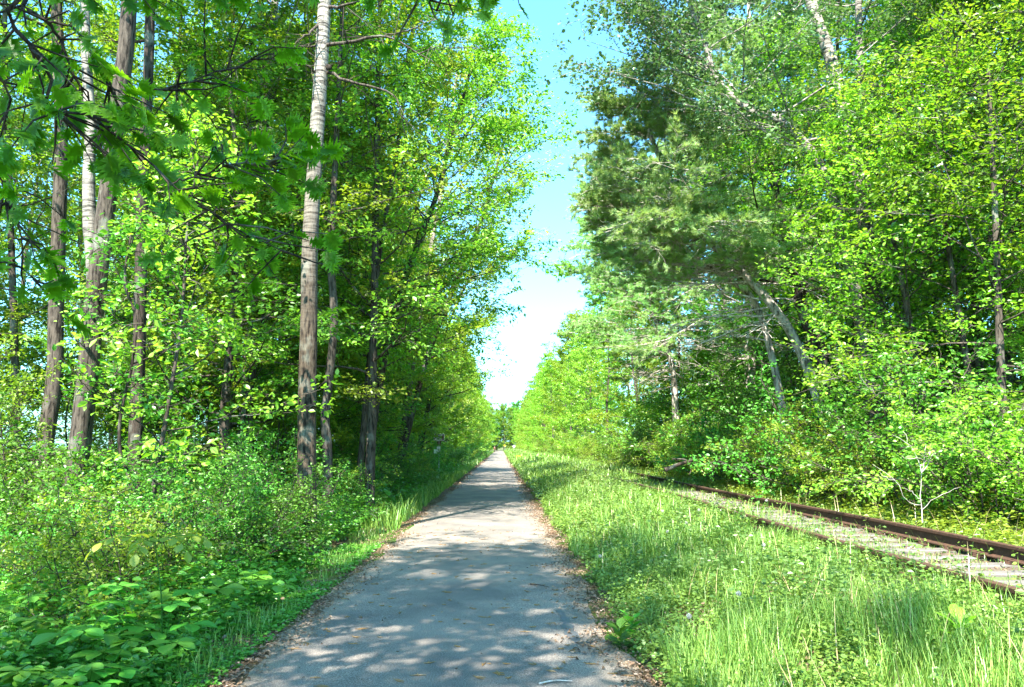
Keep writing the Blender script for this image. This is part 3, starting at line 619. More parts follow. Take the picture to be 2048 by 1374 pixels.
# ================================================================== FOREST: prototypes and copies
def proto_tree(seed, H, r, leafm, barkm, **k):
    rng = R_(seed); t = [np.array([0, 0, -.1])]; x = np.zeros(2)
    for i in range(1, 6): x = x + rng.normal(size=2) * .16; t.append(np.array([x[0], x[1], H * i / 5]))
    o = tree(k.pop('name', 'broadleaf_tree'), 'x', k.pop('cat', 'tree'), t, (r, r * .25), M[barkm], M[leafm], rng, **k); return o
protos = [proto_tree(101, 16, .14, 'leaf_mid', 'bark_grey', c_lo=.16, n1=36, L1=3.6, n2=6, n3=5, nl=14, size=.13),
          proto_tree(102, 17, .16, 'leaf_mid', 'bark_dark', c_lo=.28, n1=34, L1=4.0, n2=6, n3=5, nl=14, size=.13),
          proto_tree(103, 14, .12, 'leaf_bright', 'bark_pale', c_lo=.14, n1=36, L1=3.3, n2=6, n3=5, nl=14, size=.13),
          proto_tree(104, 15, .13, 'leaf_deep', 'bark_grey', c_lo=.14, n1=36, L1=3.5, n2=6, n3=5, nl=14, size=.13)]
far = [proto_tree(111, 15, .16, 'leaf_mid', 'bark_grey', c_lo=.06, n1=30, L1=4.0, n2=6, n3=5, nl=13, size=.20, twigs=False),
       proto_tree(112, 15, .16, 'leaf_bright', 'bark_grey', c_lo=.05, n1=30, L1=3.8, n2=6, n3=5, nl=13, size=.20, twigs=False),
       proto_tree(113, 14, .16, 'leaf_deep', 'bark_dark', c_lo=.05, n1=30, L1=3.8, n2=6, n3=5, nl=13, size=.20, twigs=False)]
sap = [proto_tree(121, 4.6, .035, 'leaf_mid', 'bark_grey', name='sapling', cat='sapling', c_lo=.15, n1=18, L1=1.5, n2=5, n3=3, nl=7, size=.095, tpl=LEAF, trunkS=8, tl=(.2, .45)),
       proto_tree(122, 5.6, .04, 'leaf_bright', 'bark_grey', name='sapling', cat='sapling', c_lo=.15, n1=20, L1=1.6, n2=5, n3=3, nl=7, size=.095, tpl=LEAF, trunkS=8, tl=(.2, .45)),
       proto_tree(123, 3.8, .03, 'leaf_deep', 'bark_dark', name='sapling', cat='sapling', c_lo=.15, n1=18, L1=1.3, n2=5, n3=3, nl=7, size=.09, tpl=LEAF, trunkS=8, tl=(.2, .45))]
def proto_bush(seed, H, Rr, leafm, nstem=9, size=.058, nl=19):
    rng = R_(seed); root = thing('shrub', 'x', 'shrub'); g = Grower(rng)
    for i in range(nstem):
        a = 6.283 * (i + rng.random()) / nstem; tilt = .2 + .9 * rng.random(); d = np.array([math.cos(a) * tilt, math.sin(a) * tilt, 1.0])
        g.branch_out(np.array([math.cos(a), math.sin(a), 0]) * .12 * Rr + [0, 0, -.05], d, H * (.75 + .4 * rng.random()), .016, 9, 5, -.03, .5, (.15, .38), 1.2, .12)
    wb = MB(); g.wood(wb, True, 5, 3); k1 = wb.build('stems', M['bark_grey'], root, True); lb = MB(); g.leaves(lb, nl, size, LEAF, 1.0, .06, .2); k2 = lb.build('foliage', M[leafm], root)
    KIDS[root.name] = [k1, k2]; return root
bush = [proto_bush(131, 2.0, 1.1, 'leaf_bright'), proto_bush(132, 2.3, 1.2, 'leaf_herb', 10, .07, 14), proto_bush(133, 1.7, 1.0, 'leaf_bright', 11), proto_bush(134, 1.6, 1.0, 'leaf_deep', 9, .08, 11)]
rg = R_(200)
used = set()
def put(pool, idx, x, y, s, label, group, jz=.2):
    p = pool[idx % len(pool)]; loc = (x, y, gz1(x, y)); rz = rg.random() * 6.28; sc = (s, s, s * (1 + jz * (rg.random() - .5)))
    if p.name not in used:
        used.add(p.name); p.location = loc; p.rotation_euler = (0, 0, rz); p.scale = sc; p['label'] = label; p['group'] = group; return p
    return dup(p, loc, rz, sc, label, group)
def band(y): return 'near' if y < 22 else 'middle distance' if y < 60 else 'distant'
ORDW = ['first', 'second', 'third', 'fourth', 'fifth', 'sixth', 'seventh', 'eighth', 'ninth', 'tenth', 'eleventh', 'twelfth', 'thirteenth', 'fourteenth', 'fifteenth', 'sixteenth', 'seventeenth', 'eighteenth', 'nineteenth']
def nth(k):
    T = ['', '', 'twent', 'thirt', 'fort', 'fift', 'sixt', 'sevent']
    k += 1
    if k < 20: return ORDW[k - 1]
    return T[k // 10] + ('ieth' if k % 10 == 0 else 'y ' + ORDW[k % 10 - 1])
# left woods
n = 0
for (x0, x1, y0, y1, cnt) in [(-22, -8, 14, 50, 17), (-12, -6, -16, -6, 3), (-4.2, -3.4, -4, -3, 1), (-8.5, -5.6, 17, 60, 15)]:
    for i in range(cnt):
        for tr in range(20):
            x = x0 + (x1 - x0) * rg.random(); y = y0 + (y1 - y0) * (i + rg.random()) / cnt
            if cnt == 1 or not (abs(x) < 5 or (abs(x + 4.6) < 1.5 and abs(y - 1.2) < 2)): break
        put(protos, int(rg.integers(0, 4)), x, y, .85 + .35 * rg.random(), 'leafy tree in the woods left of the path, %s' % band(y), 'trees of the left hand woods, %s' % band(y))
for i in range(60):
    y = 50 + i * 4.2; x = -5.4 - 1.2 * rg.random() - (i % 3) * 2.2
    put(far, int(rg.choice([0, 0, 1, 2])), x, y, .85 + .3 * rg.random(), '%s leafy tree beyond the signpost in the left wall of trees' % nth(i), 'trees lining the left of the path far down')
for i in range(12):
    put(far, [0, 1, 2, 0][i % 4], -5.7 - .7 * rg.random() - (1.6 if i > 2 else 0), 19.5 + i * 2.5, .48 + .14 * rg.random(), '%s low leafy tree from the big aspen along the left path edge' % nth(i), 'low trees between the big aspen and the signpost')
# right woods
for (x0, x1, y0, y1, cnt) in [(11, 30, 14, 48, 26), (9, 13, 10, 20, 3)]:
    for i in range(cnt):
        x = x0 + (x1 - x0) * rg.random(); y = y0 + (y1 - y0) * (i + rg.random()) / cnt
        if x < 10.5: x = 11
        put(protos, int(rg.choice([0, 1, 3, 3])), x, y, .85 + .35 * rg.random(), 'leafy tree in the dark woods behind the track, %s' % band(y), 'trees of the right hand woods, %s' % band(y))
for i in range(52):
    y = 36 + i * 5.2; x = 7.1 + 1.2 * rg.random() + (i % 2) * 4.0
    s = (.58 + .14 * rg.random() if y < 60 else .72 + .25 * rg.random()) * (1.25 if i % 2 and y > 70 else 1)
    put(far, int(rg.choice([1, 1, 0])), x, y, s * (1.0 if y < 120 else 1.0), '%s sunlit leafy tree beyond the pines in the row along the track' % nth(i), 'trees lining the track far down')
for i in range(16):
    put(far, [2, 0, 1][i % 3], 12.5 + 5 * rg.random(), 24 + i * 2.3, .42 + .2 * rg.random(), '%s low leafy tree in the gaps behind the pine trunks' % nth(i), 'low trees behind the pine trunks')
for i in range(36):   # the trees that close the view at the far end
    put(far, i, -16 + (i % 12) * 2.9, 312 + 7 * (i // 12) + 5 * rg.random(), .95 + .3 * rg.random(), 'leafy tree closing the view at the end of the path', 'trees at the end of the path')
# shrubs and saplings, left edge
for i in range(26):
    y = 8.5 + i * 1.25; x = -3.6 - .9 * rg.random() - (.5 if y < 12 else 0) - (.55 if y > 20 else 0)
    put(bush, int(rg.choice([1, 3, 1, 0])), x, y, .55 + .28 * rg.random(), '%s green shrub from the viewer on the left edge of the path' % nth(i), 'shrubs edging the left of the path')
for i in range(30):
    y = 41 + i * 3.2; x = -3.9 - 1.2 * rg.random()
    put(bush, int(rg.choice([1, 3])), x, y, .75 + .4 * rg.random(), '%s dark green shrub from the signpost along the left path edge' % nth(i), 'shrubs left of the path beyond the sign')
for i in range(34):
    y = 8 + 26 * rg.random(); x = -5.0 - 11 * rg.random()
    put(sap, i, x, y, .6 + .6 * rg.random(), 'thin leafy sapling under the left hand trees', 'saplings under the left hand trees')
for i in range(26):
    y = 9 + 24 * rg.random(); x = -5.5 - 12 * rg.random()
    put(bush, int(rg.choice([1, 3])), x, y, .7 + .6 * rg.random(), 'shrub in the undergrowth under the left hand trees', 'shrubs under the left hand trees')
FB = [(-3.75, 12.3, .62), (-3.5, 12.9, .5), (-4.5, 11.6, .72), (-5.3, 10.9, .75), (-6.0, 11.4, .8), (-6.9, 10.8, .75), (-7.7, 11.3, .85), (-8.6, 10.9, .8), (-4.4, 10.2, .55), (-5.2, 9.4, .55), (-6.4, 9.5, .6), (-7.4, 9.9, .7), (-4.9, 12.6, .8), (-6.6, 12.8, .85)]
for i, (x, y, s) in enumerate(FB):
    put(bush, [1, 3, 1][i % 3], x, y, s, '%s shrub hiding the feet of the near trunks left of the path' % nth(i), 'shrubs in front of the near trunks')
# shrubs right of the track
for i in range(30):
    y = 9.5 + i * 1.15; x = 7.15 + 1.0 * rg.random()
    put(bush, int(rg.choice([0, 2, 0, 1])), x, y, .78 + .45 * rg.random(), '%s sunlit yellow green shrub from the viewer beside the far rail' % nth(i), 'shrubs right of the track')
for i in range(24):
    y = 10 + i * 1.6; x = 9.3 + 1.6 * rg.random()
    put(bush, int(rg.choice([1, 1, 0])), x, y, 1.0 + .45 * rg.random() + (.35 if y > 20 else 0), '%s taller shrub from the viewer in the row behind the trackside shrubs' % nth(i), 'shrubs behind the first row')
for i in range(44):
    y = 44 + i * 3.0; x = 6.9 + 1.2 * rg.random()
    put(bush, int(rg.choice([0, 2])), x, y, .9 + .5 * rg.random(), '%s pale green shrub beyond the pines beside the far rail' % nth(i), 'shrubs right of the track far down')
for i in range(16):
    y = 13 + 22 * rg.random(); x = 9.5 + 6 * rg.random()
    put(sap, int(rg.choice([0, 2, 1])), x, y, .7 + .5 * rg.random(), 'leafy sapling in the shade behind the track', 'saplings behind the track')

# ================================================================== GROUND COVER
def blades(mb, x, y, h, rng, wd=1.0, lean=.35, tint=None):
    n = len(x); z = gz(x, y); a = rng.random(n) * 6.28
    ax = nrm(np.stack([np.cos(a) * lean * rng.random(n), np.sin(a) * lean * rng.random(n), np.ones(n)], 1)); nr = np.stack([np.cos(a), np.sin(a), np.zeros(n)], 1)
    tv = BLADE[0].copy(); tv[:, 0] *= wd
    pos = np.stack([x, y, z - .01], 1); tint = rng.random(n) if tint is None else tint
    sd_ = nrm(np.cross(ax, nr)); V = pos[:, None] + h[:, None, None] * (tv[None, :, 1:2] * ax[:, None] + tv[None, :, 2:3] * nr[:, None]) + tv[None, :, 0:1] * sd_[:, None] * .25
    b_ = np.arange(n)[:, None, None] * 7
    q = (np.array([[0, 1, 2, 3], [3, 2, 4, 5]])[None] + b_).reshape(-1, 4); t_ = (np.array([[5, 4, 6]])[None] + b_).reshape(-1, 3)
    k = mb.k; mb.add(V.reshape(-1, 3), q, np.repeat(tint, 2)); mb.v.append(np.zeros((0, 3))); mb.l.append((t_ + k).ravel()); mb.n.append(np.full(n, 3)); mb.t.append(tint)
def sprigs(mb, x, y, h, rng, size, nl=7, tpl=KITE, z=None, flat=1.3):
    n = len(x); z = gz(x, y) if z is None else z; X = np.repeat(np.stack([x, y, z], 1), nl, 0); H = np.repeat(h, nl); t = .25 + .8 * rng.random(n * nl)
    a = rng.random(n * nl) * 6.28; out = np.stack([np.cos(a), np.sin(a), .15 + 0 * a], 1)
    ln = np.repeat(rng.normal(size=(n, 2)) * .15, nl, 0)
    pos = X + np.c_[ln * (H * t)[:, None], H * t] + out * .02; cl = np.repeat(rng.random(n), nl)
    scatter_leaves(mb, tpl, pos, out, size, rng, flat, .4, .1, np.clip(.6 * cl + .4 * rng.random(n * nl), 0, 1))
def stems(mb, x, y, h, rng, r=.0025):
    P0 = np.stack([x, y, gz(x, y)], 1); P2 = P0 + np.c_[rng.normal(size=(len(x), 2)) * .12 * h[:, None], h]; tubes(mb, np.stack([P0, (P0 + P2) / 2 + rng.normal(size=P0.shape) * .01, P2], 1), np.array([[r, r * .8, r * .4]] * len(x)), 3)
rg = R_(300)
def uni(a, b, n): return a + (b - a) * rg.random(n)
gb = MB()
def verge(n, xa, xb, ya, yb, h0, h1, wd, thr=.46):
    x = uni(xa, xb, n); y = uni(ya, yb, n); k = hash_noise(x, y, .55, 21) + .25 * rg.random(n) > thr; edge = (x > 1.08 + .26 * hash_noise(x * 0, y, .7, 4) + .12 * hash_noise(x * 0, y, .2, 24)) if xa > 0 else (x < -2.08 - .14 * hash_noise(x * 0, y, .7, 14)); k &= edge
    track = (x > 3.5) & (x < 5.75) & (rg.random(n) > .56 + .36 * (y > 17)) & (xa > 0); k &= ~track; x = x[k]; y = y[k]
    big = np.where((x > 3.25) & (y < 30), .7, 1) * (.35 + 1.5 * hash_noise(x, y, .7, 22) ** 1.6 + .5 * hash_noise(x, y, .2, 23)); blades(gb, x, y, (h0 + (h1 - h0) * rg.random(len(x)) ** 1.8) * big, rg, wd)
verge(60000, 1.0, 3.9, 3.6, 10, .04, .30, .6); verge(9000, 3.4, 7.4, 5, 14, .07, .26, .8); verge(46000, 1.05, 4.2, 10, 24, .08, .30, 1.3); verge(12000, 3.6, 7.5, 14, 34, .08, .3, 1.6)
verge(34000, 1.05, 6.6, 24, 60, .10, .34, 2.8); verge(24000, 1.05, 6.6, 60, 160, .15, .45, 6.0); verge(9000, 1.1, 6.6, 160, 300, .2, .5, 12)
verge(5500, -2.9, -2.02, 3.6, 16, .04, .17, .8, .4); verge(12000, -3.5, -2.02, 16, 60, .08, .34, 2.2, .3); verge(9000, -3.8, -2.02, 60, 250, .1, .5, 6, .3)
tag(gb.build('grass', M['grass']), 'bright green grass growing on both verges of the path', 'grass', kind='stuff')
# dry and seeding stalks
n = 1300; x = uni(1.3, 6.8, n); y = 4 + 34 * rg.random(n) ** 1.3; k = ~((x > 3.7) & (x < 5.6)); x = x[k]; y = y[k]; mb = MB(); blades(mb, x, y, .22 + .35 * rg.random(len(x)), rg, .8, .5)
tag(mb.build('dry_grass_stalks', M['grass_dry']), 'thin pale dry grass stalks in the right verge', 'dry grass', kind='stuff')
# clover and herbs, right
mb = MB()
for (n, xa, xb, ya, yb, s, hh) in [(9500, 1.12, 3.7, 3.6, 10, .030, .20), (6500, 1.12, 3.9, 10, 22, .045, .26), (3800, 3.6, 7.2, 5, 22, .04, .18), (6500, 1.15, 6.6, 22, 60, .08, .26), (6000, 1.15, 6.6, 60, 200, .18, .35)]:
    x = uni(xa, xb, n); y = uni(ya, yb, n); k = hash_noise(x, y, .5, 33) + .3 * rg.random(n) > .55; k &= ~((x > 3.7) & (x < 5.6) & (rg.random(n) > .2)); x, y = x[k], y[k]
    sprigs(mb, x, y, hh * (.3 + 1.1 * rg.random(len(x)) * (.4 + 1.1 * hash_noise(x, y, .45, 35))), rg, s, 7, ROUND)
tag(mb.build('clover', leaf_mat('leaf_clover', (.08, .22, .03), (.20, .36, .06), trans=.3)), 'low clover and leafy weeds among the grass right of the path', 'ground cover', kind='stuff')
# taller leafy weeds in the verge
mb = MB(); n = 1500; x = uni(1.3, 3.7, n); y = 4.5 + 26 * rg.random(n) ** 1.2; k = hash_noise(x, y, .8, 37) > .52; x, y = x[k], y[k]
h = .22 + .30 * rg.random(len(x)); sprigs(mb, x, y, h, rg, .05, 16, KITE, None, .8); stems(mb, x, y, h, rg, .003)
tag(mb.build('verge_weeds', leaf_mat('leaf_weed', (.06, .19, .03), (.16, .32, .07), trans=.3)), 'taller leafy weeds rising above the grass of the right verge', 'weeds', kind='stuff')
# herbs, left
mb = MB(); sb = MB()
for (n, xa, xb, ya, yb, s, h0, h1) in [(3600, -5.2, -2.5, 3.2, 7, .075, .2, .5), (3000, -7.5, -2.5, 7, 12, .085, .25, .65), (2600, -2.75, -2.06, 3.4, 14, .04, .05, .2), (5200, -12, -3, 12, 22, .11, .3, .9), (3600, -18, -2.9, 20, 60, .18, .3, 1.0)]:
    x = uni(xa, xb, n); y = uni(ya, yb, n); k = hash_noise(x, y, .8, 41) + .3 * rg.random(n) > .36; x, y = x[k], y[k]; near = np.clip((-x - 2.1) / 1.3, .25, 1); h = (h0 + (h1 - h0) * rg.random(len(x))) * near * (.6 + .7 * hash_noise(x, y, 1.1, 42))
    sprigs(mb, x, y, h, rg, s, 8, LEAF if ya < 8 else KITE); 
    if ya < 12: stems(sb, x, y, h, rg)
tag(mb.build('undergrowth', M['leaf_herb']), 'knee high leafy green undergrowth covering the ground left of the path', 'undergrowth', kind='stuff')
tag(sb.build('undergrowth_stems', M['leaf_deep']), 'thin green stalks carrying the leafy undergrowth left of the path', 'undergrowth', kind='stuff')
# ivy-like bank cover right of the track
mb = MB(); n = 15000; x = uni(6.0, 10.5, n); y = uni(6, 45, n); k = hash_noise(x, y, .9, 51) > .25; x, y = x[k], y[k]; sprigs(mb, x, y, .15 + .5 * rg.random(len(x)) * np.clip((x - 5.6) / 2, .2, 1), rg, .07, 6)
tag(mb.build('bank_weeds', M['leaf_bright']), 'bright low weeds at the foot of the shrubs right of the track', 'ground cover', kind='stuff')

# whorled plants in the near left corner, each its own thing
def whorl_proto(seed, H, nwh, size, nleaf=5):
    rng = R_(seed); root = thing('broad_leaved_plant', 'x', 'plant'); sb = MB(); lb = MB()
    for s in range(nwh):
        a = rng.random() * 6.28; r = .12 * math.sqrt(rng.random()) * nwh * .5; top = np.array([math.cos(a) * r * 1.5, math.sin(a) * r * 1.5, H * (.65 + .45 * rng.random())]); b0 = np.array([math.cos(a) * r * .4, math.sin(a) * r * .4, -.02])
        tubes(sb, np.array([[b0, (b0 + top) / 2 + rng.normal(size=3) * .015, top]]), np.array([[.004, .003, .002]]), 5)
        a0 = rng.random() * 6.28; aa = a0 + np.arange(nleaf) * 6.283 / nleaf + rng.normal(size=nleaf) * .15
        out = np.stack([np.cos(aa), np.sin(aa), -.12 + .2 * rng.random(nleaf)], 1); nr_ = np.tile([0, 0, 1.], (nleaf, 1)) + rng.normal(size=(nleaf, 3)) * .15
        place(lb, LEAF2[0], LEAF2[1], np.repeat(top[None], nleaf, 0) + out * .012, nrm(out), nr_, size * (.7 + .5 * rng.random(nleaf)), .3 + .7 * rng.random())
    KIDS[root.name] = [sb.build('stalk', M['leaf_deep'], root), lb.build('leaves', M['leaf_herb'], root)]; return root
u = np.linspace(0, 1, 9); wv = .34 * np.sin(math.pi * u ** 1.35) ** .85 + .01
L2 = [[0, t, -.16 * t * t] for t in u] + [[wv[i], u[i], -.16 * u[i] ** 2 + .18 * wv[i]] for i in range(9)] + [[-wv[i], u[i], -.16 * u[i] ** 2 + .18 * wv[i]] for i in range(9)]
LEAF2 = (np.array(L2), np.array([[i, 9 + i, 10 + i, i + 1] for i in range(8)] + [[i, i + 1, 19 + i, 18 + i] for i in range(8)]))
wp = [whorl_proto(401, .46, 6, .14), whorl_proto(402, .40, 5, .155), whorl_proto(403, .54, 7, .125, 6)]
spots = sorted([(-3.3, 5.0), (-2.95, 4.75), (-3.0, 5.35), (-3.6, 5.5), (-2.7, 5.2), (-3.35, 5.9), (-2.85, 5.85), (-4.0, 6.1), (-3.75, 6.6), (-3.15, 6.5), (-2.75, 6.7), (-4.4, 6.8), (-4.9, 7.4), (-3.5, 7.2), (-2.95, 7.6), (-4.2, 7.9), (-2.75, 8.6), (-3.4, 8.8), (-5.4, 8.4), (-4.7, 9), (-2.65, 4.6), (-3.05, 4.45)], key=lambda q: q[1])
used_w = set()
for i, (x, y) in enumerate(spots):
    p = wp[i % 3]; loc = (x, y, gz1(x, y)); s = .9 + .3 * rg.random()
    lab = '%s plant with whorled oval leaves, counting up from the bottom left corner' % nth(i)
    if p.name not in used_w: used_w.add(p.name); p.location = loc; p['label'] = lab; p['group'] = 'broad leaved plants in the left undergrowth'
    else: dup(p, loc, rg.random() * 6.28, s, lab, 'broad leaved plants in the left undergrowth')
# seedling with long drooping compound leaves
cs = thing('ash_seedling', 'seedling with drooping feather shaped leaves caught by light, left undergrowth', 'seedling', (0, 0, 0))
base_ = at(330, 1200, 6.6); base_[2] = gz1(base_[0], base_[1]); cs.location = base_; wb = MB(); lb = MB(); crown_ = at(310, 1085, 6.6)
tubes(wb, spline([base_, (base_ + crown_) / 2 + [.03, 0, 0], crown_], 8)[None], np.linspace(.007, .004, 8)[None], 6)
for a in (0.1, .9, 2.3, 3.6, 4.8, 5.6):
    o_ = np.array([math.cos(a), math.sin(a) * .9, .3]); P = spline([crown_, crown_ + o_ * .18, crown_ + o_ * .36 + [0, 0, -.07], crown_ + o_ * .46 + [0, 0, -.17]], 10); tubes(wb, P[None], np.linspace(.003, .0015, 10)[None], 4)
    for k in (3, 5, 7, 9):
        t_ = nrm(P[k] - P[k - 1]); s_ = np.cross(t_, [0, 0, 1.]); s_ /= np.linalg.norm(s_)
        for sg in ((1, -1) if k < 9 else (0,)):
            place(lb, LEAF2[0], LEAF2[1], P[k][None], (t_ * .6 + s_ * sg * .8 + [0, 0, -.25])[None], np.array([[0, .1, 1.]]), .105, .9)
wb.build('stalk', M['leaf_deep'], cs, True, base_); lb.build('leaves', M['leaf_bright'], cs, False, base_)

# leaf litter and catkins
mb = MB()
def litter(n, fx, y, size, zoff=.012):
    x = fx; z = np.where((x > -1.96) & (x < 1.06), .012, gz(x, y)) + zoff * rg.random(len(x)); nr_ = nrm(np.array([0, 0, 1.2]) + rand_dirs(rg, len(x)) * .8); a = rg.random(len(x)) * 6.28
    place(mb, LEAF[0] * [1, 1, 2.4], LEAF[1], np.stack([x, y, z + .008], 1), np.stack([np.cos(a), np.sin(a), .2 * rg.normal(size=len(x))], 1), nr_, size * (.5 + .8 * rg.random(len(x))), rg.random(len(x)) ** .8)
y = 3.5 + 30 * rg.random(9000) ** 1.5; litter(0, 1.02 + rg.normal(size=9000) * (.05 + .22 * hash_noise(y * 0, y, .6, 63)) + .22 * (hash_noise(y * 0, y, .9, 7) - .5), y, .035)
y = 3.5 + 30 * rg.random(8000) ** 1.5; litter(0, -2.0 + rg.normal(size=8000) * (.04 + .16 * hash_noise(y * 0, y, .6, 64)) + .18 * (hash_noise(y * 0, y, .8, 5) - .5), y, .035)
y = 30 + 90 * rg.random(4000); litter(0, np.where(rg.random(4000) > .5, 1.1, -2.05) + rg.normal(size=4000) * .14, y, .10)
y = 4 + 30 * rg.random(9000) ** 1.3; litter(0, uni(3.3, 6.3, 9000), y, .05, .04)
n = 16000; x = uni(1.2, 3.6, n); y = 4 + 18 * rg.random(n) ** 1.4; k = hash_noise(x, y, .55, 21) < .40; litter(0, x[k], y[k], .045, .04)
n = 6000; y = 4 + 24 * rg.random(n) ** 1.4; litter(0, uni(-8, -2.3, n), y, .06, .03)
y = 4 + 20 * rg.random(220); litter(0, uni(-1.8, .95, 220), y, .03, .004)
tag(mb.build('leaf_litter', M['litter']), 'brown dead leaves lying along both path edges and between the rails', 'dead leaves', kind='stuff')
mb = MB(); n = 240; x = uni(-1.8, 1.0, n); y = 4.3 + 12 * rg.random(n) ** 1.3; a = rg.random(n) * 6.28; d = np.stack([np.cos(a), np.sin(a), 0 * a], 1)
cz = [path_z(v) + .006 for v in x]; P0 = np.stack([x, y, cz], 1); L_ = (.02 + .05 * rg.random(n))[:, None]; perp = np.stack([-d[:, 1], d[:, 0], 0 * a], 1)
tubes(mb, np.stack([P0 - d * L_, P0 + perp * L_ * .4 * rg.normal(size=(n, 1)), P0 + d * L_], 1), np.array([[.002, .005, .002]] * n), 5, .5)
P1 = P0 + perp * .012; a2 = a + rg.normal(size=n); d2 = np.stack([np.cos(a2), np.sin(a2), 0 * a2], 1); tubes(mb, np.stack([P1 - d2 * L_ * .6, P1, P1 + d2 * L_ * .7], 1), np.array([[.002, .004, .002]] * n), 4, .8)
tag(mb.build('fallen_catkins', M['catkin']), 'small yellow brown catkins scattered over the asphalt', 'catkins', kind='stuff')
# twigs on the path's right side
for k, (pa, pb, lab) in enumerate([((1060, 1168), (1098, 1174), 'long dark twig lying on the right side of the path'), ((1150, 1197), (1172, 1199), 'short twig in the litter at the right path edge'), ((1078, 1367), (1145, 1362), 'pale twig lying at the very bottom of the path')]):
    a_, b_ = ground_pt(*pa, .025), ground_pt(*pb, .025); P = spline([a_, (a_ + b_) / 2 + [.0, .03, .004], b_], 10); mb = MB(); tubes(mb, P[None], np.linspace(.008, .003, 10)[None], 6); tag(mb.build('twig', M['bark_dark' if k < 2 else 'bark_dead'], None, True), lab, 'twig')

# ================================================================== SMALL THINGS
# dandelion clocks
m, nt, b = mat('seed_fluff'); b.inputs['Base Color'].default_value = (.42, .41, .38, 1); b.inputs['Roughness'].default_value = .9; M['fluff'] = m
dk = [(1477, 1187, 'front'), (1378, 1232, ''), (1241, 1016, ''), (1325, 1022, ''), (1398, 1020, ''), (1372, 1046, ''), (1335, 1063, ''), (1527, 1090, ''), (1300, 990, ''), (1262, 1005, ''), (1200, 1112, ''), (1533, 1001, '')]
labs = ['white dandelion seed head on a tall stalk, nearest the bottom right', 'white dandelion seed head closest to the path edge', 'dandelion seed head left of the other far ones', 'dandelion seed head on the middle of the verge, far group', 'dandelion seed head just left of the near rail',
        'dandelion seed head below the near rail end', 'dandelion seed head over the shaded grass', 'dandelion seed head in grass beside the near rail', 'farthest dandelion seed head near the rail end', 'far dandelion seed head standing in taller grass', 'dandelion seed head low in grass by the path', 'dandelion seed head between the two rails']
for i, (px, py, _) in enumerate(dk):
    gxy = None
    for Y in np.arange(4, 30, .1):                # where the stalk of that height stands
        p = at(px, py, Y)
        if p[2] - gz1(p[0], p[1]) < .30: gxy = p; break
    base_ = np.array([gxy[0] + .02, gxy[1], gz1(gxy[0], gxy[1])]); d_ = thing('dandelion', labs[i], 'dandelion', tuple(base_), 0, 'dandelions gone to seed in the verge')
    mb = MB(); tubes(mb, spline([base_, (base_ + gxy) / 2 + [.01, 0, 0], gxy], 6)[None], np.linspace(.003, .002, 6)[None], 6); mb.build('stalk', M['grass'], d_, True, base_)
    mb = MB(); dd = rand_dirs(rg, 200); r = .021
    P0 = gxy + dd * .004; P1 = gxy + dd * r; tubes(mb, np.stack([P0, P1], 1), np.array([[.0004, .0003]] * 200), 3); place(mb, np.array([[-.3, 0, 0], [.3, 0, 0], [0, .5, .1]]), np.array([[0, 1, 2]]), P1, rand_dirs(rg, 200), dd, .009)
    mb.build('seed_head', M['fluff'], d_, False, base_)

# rosette weeds
def rosette(px, py, Y, n, L, lab, mt):
    p = at(px, py, Y); p[2] = gz1(p[0], p[1]); r = thing('weed', lab, 'weed', tuple(p)); mb = MB(); a = np.arange(n) * 2.4; out = np.stack([np.cos(a), np.sin(a), .35 + .8 * np.arange(n) / n], 1)
    pos = np.repeat(p[None], n, 0) + np.c_[np.zeros((n, 2)), np.linspace(.02, .16, n)]; place(mb, LEAF2[0] * [.8, 1, 1], LEAF2[1], pos, out, np.tile([0, 0, 1.], (n, 1)) + rg.normal(size=(n, 3)) * .1, L * (.8 + .4 * rg.random(n)), rg.random(n)); mb.build('leaves', M[mt], r, False, p)
rosette(1240, 1240, 6.9, 14, .14, 'broad leaved weed clump with long pointed leaves at the right path edge', 'leaf_herb')
rosette(1262, 1215, 7.2, 10, .14, 'smaller pointed weed just behind the clump at the path edge', 'leaf_herb')
rosette(1930, 1372, 5.2, 12, .15, 'yellow green rosette of broad leaves at the bottom right corner', 'leaf_mid')
# flowering clump far down the verge
p = at(1038, 917, 92); p[2] = gz1(p[0], p[1]); fl = thing('flower_clump', 'yellow flowering clump on the far right verge', 'flowers', tuple(p)); mb = MB(); n = 260
pos = p + np.c_[rg.normal(size=(n, 2)) * .16, .2 + .25 * rg.random(n)]; scatter_leaves(mb, ROUND, pos, rand_dirs(rg, n), .10, rg); mb.build('petals', leaf_mat('yellow_petal', (.75, .55, .03), (.85, .7, .06)), fl, False, p)
mb = MB(); pos = p + np.c_[rg.normal(size=(n, 2)) * .16, .25 * rg.random(n)]; scatter_leaves(mb, KITE, pos, rand_dirs(rg, n), .16, rg); mb.build('leaves', M['grass'], fl, False, p)

# stump beyond the far rail
p = at(1673, 985, 16.5); p[2] = gz1(p[0], p[1]); stp = thing('stump', 'short weathered wooden stump in the weeds behind the far rail', 'stump', tuple(p)); mb = MB()
q = at(1673, 962, 16.5); h_ = q[2] - p[2]; trunk_tube(mb, [p + [0, 0, h_ * t] for t in (-.1, .2, .5, .8, 1)], np.array([.11, .10, .095, .09, .085]), rg, 12, .08); mb.build('wood', M['bark_dark'], stp, True, p)
mb = MB(); a = np.arange(12) / 12 * 6.283; mb.add(np.vstack([[p + [0, 0, h_ * .98]], p + np.c_[np.cos(a) * .088, np.sin(a) * .088, h_ * (1 + .03 * np.sin(a * 3))]]), [[0, 1 + i, 1 + (i + 1) % 12] for i in range(12)]); mb.build('cut_face', M['bark_dead'], stp, False, p)
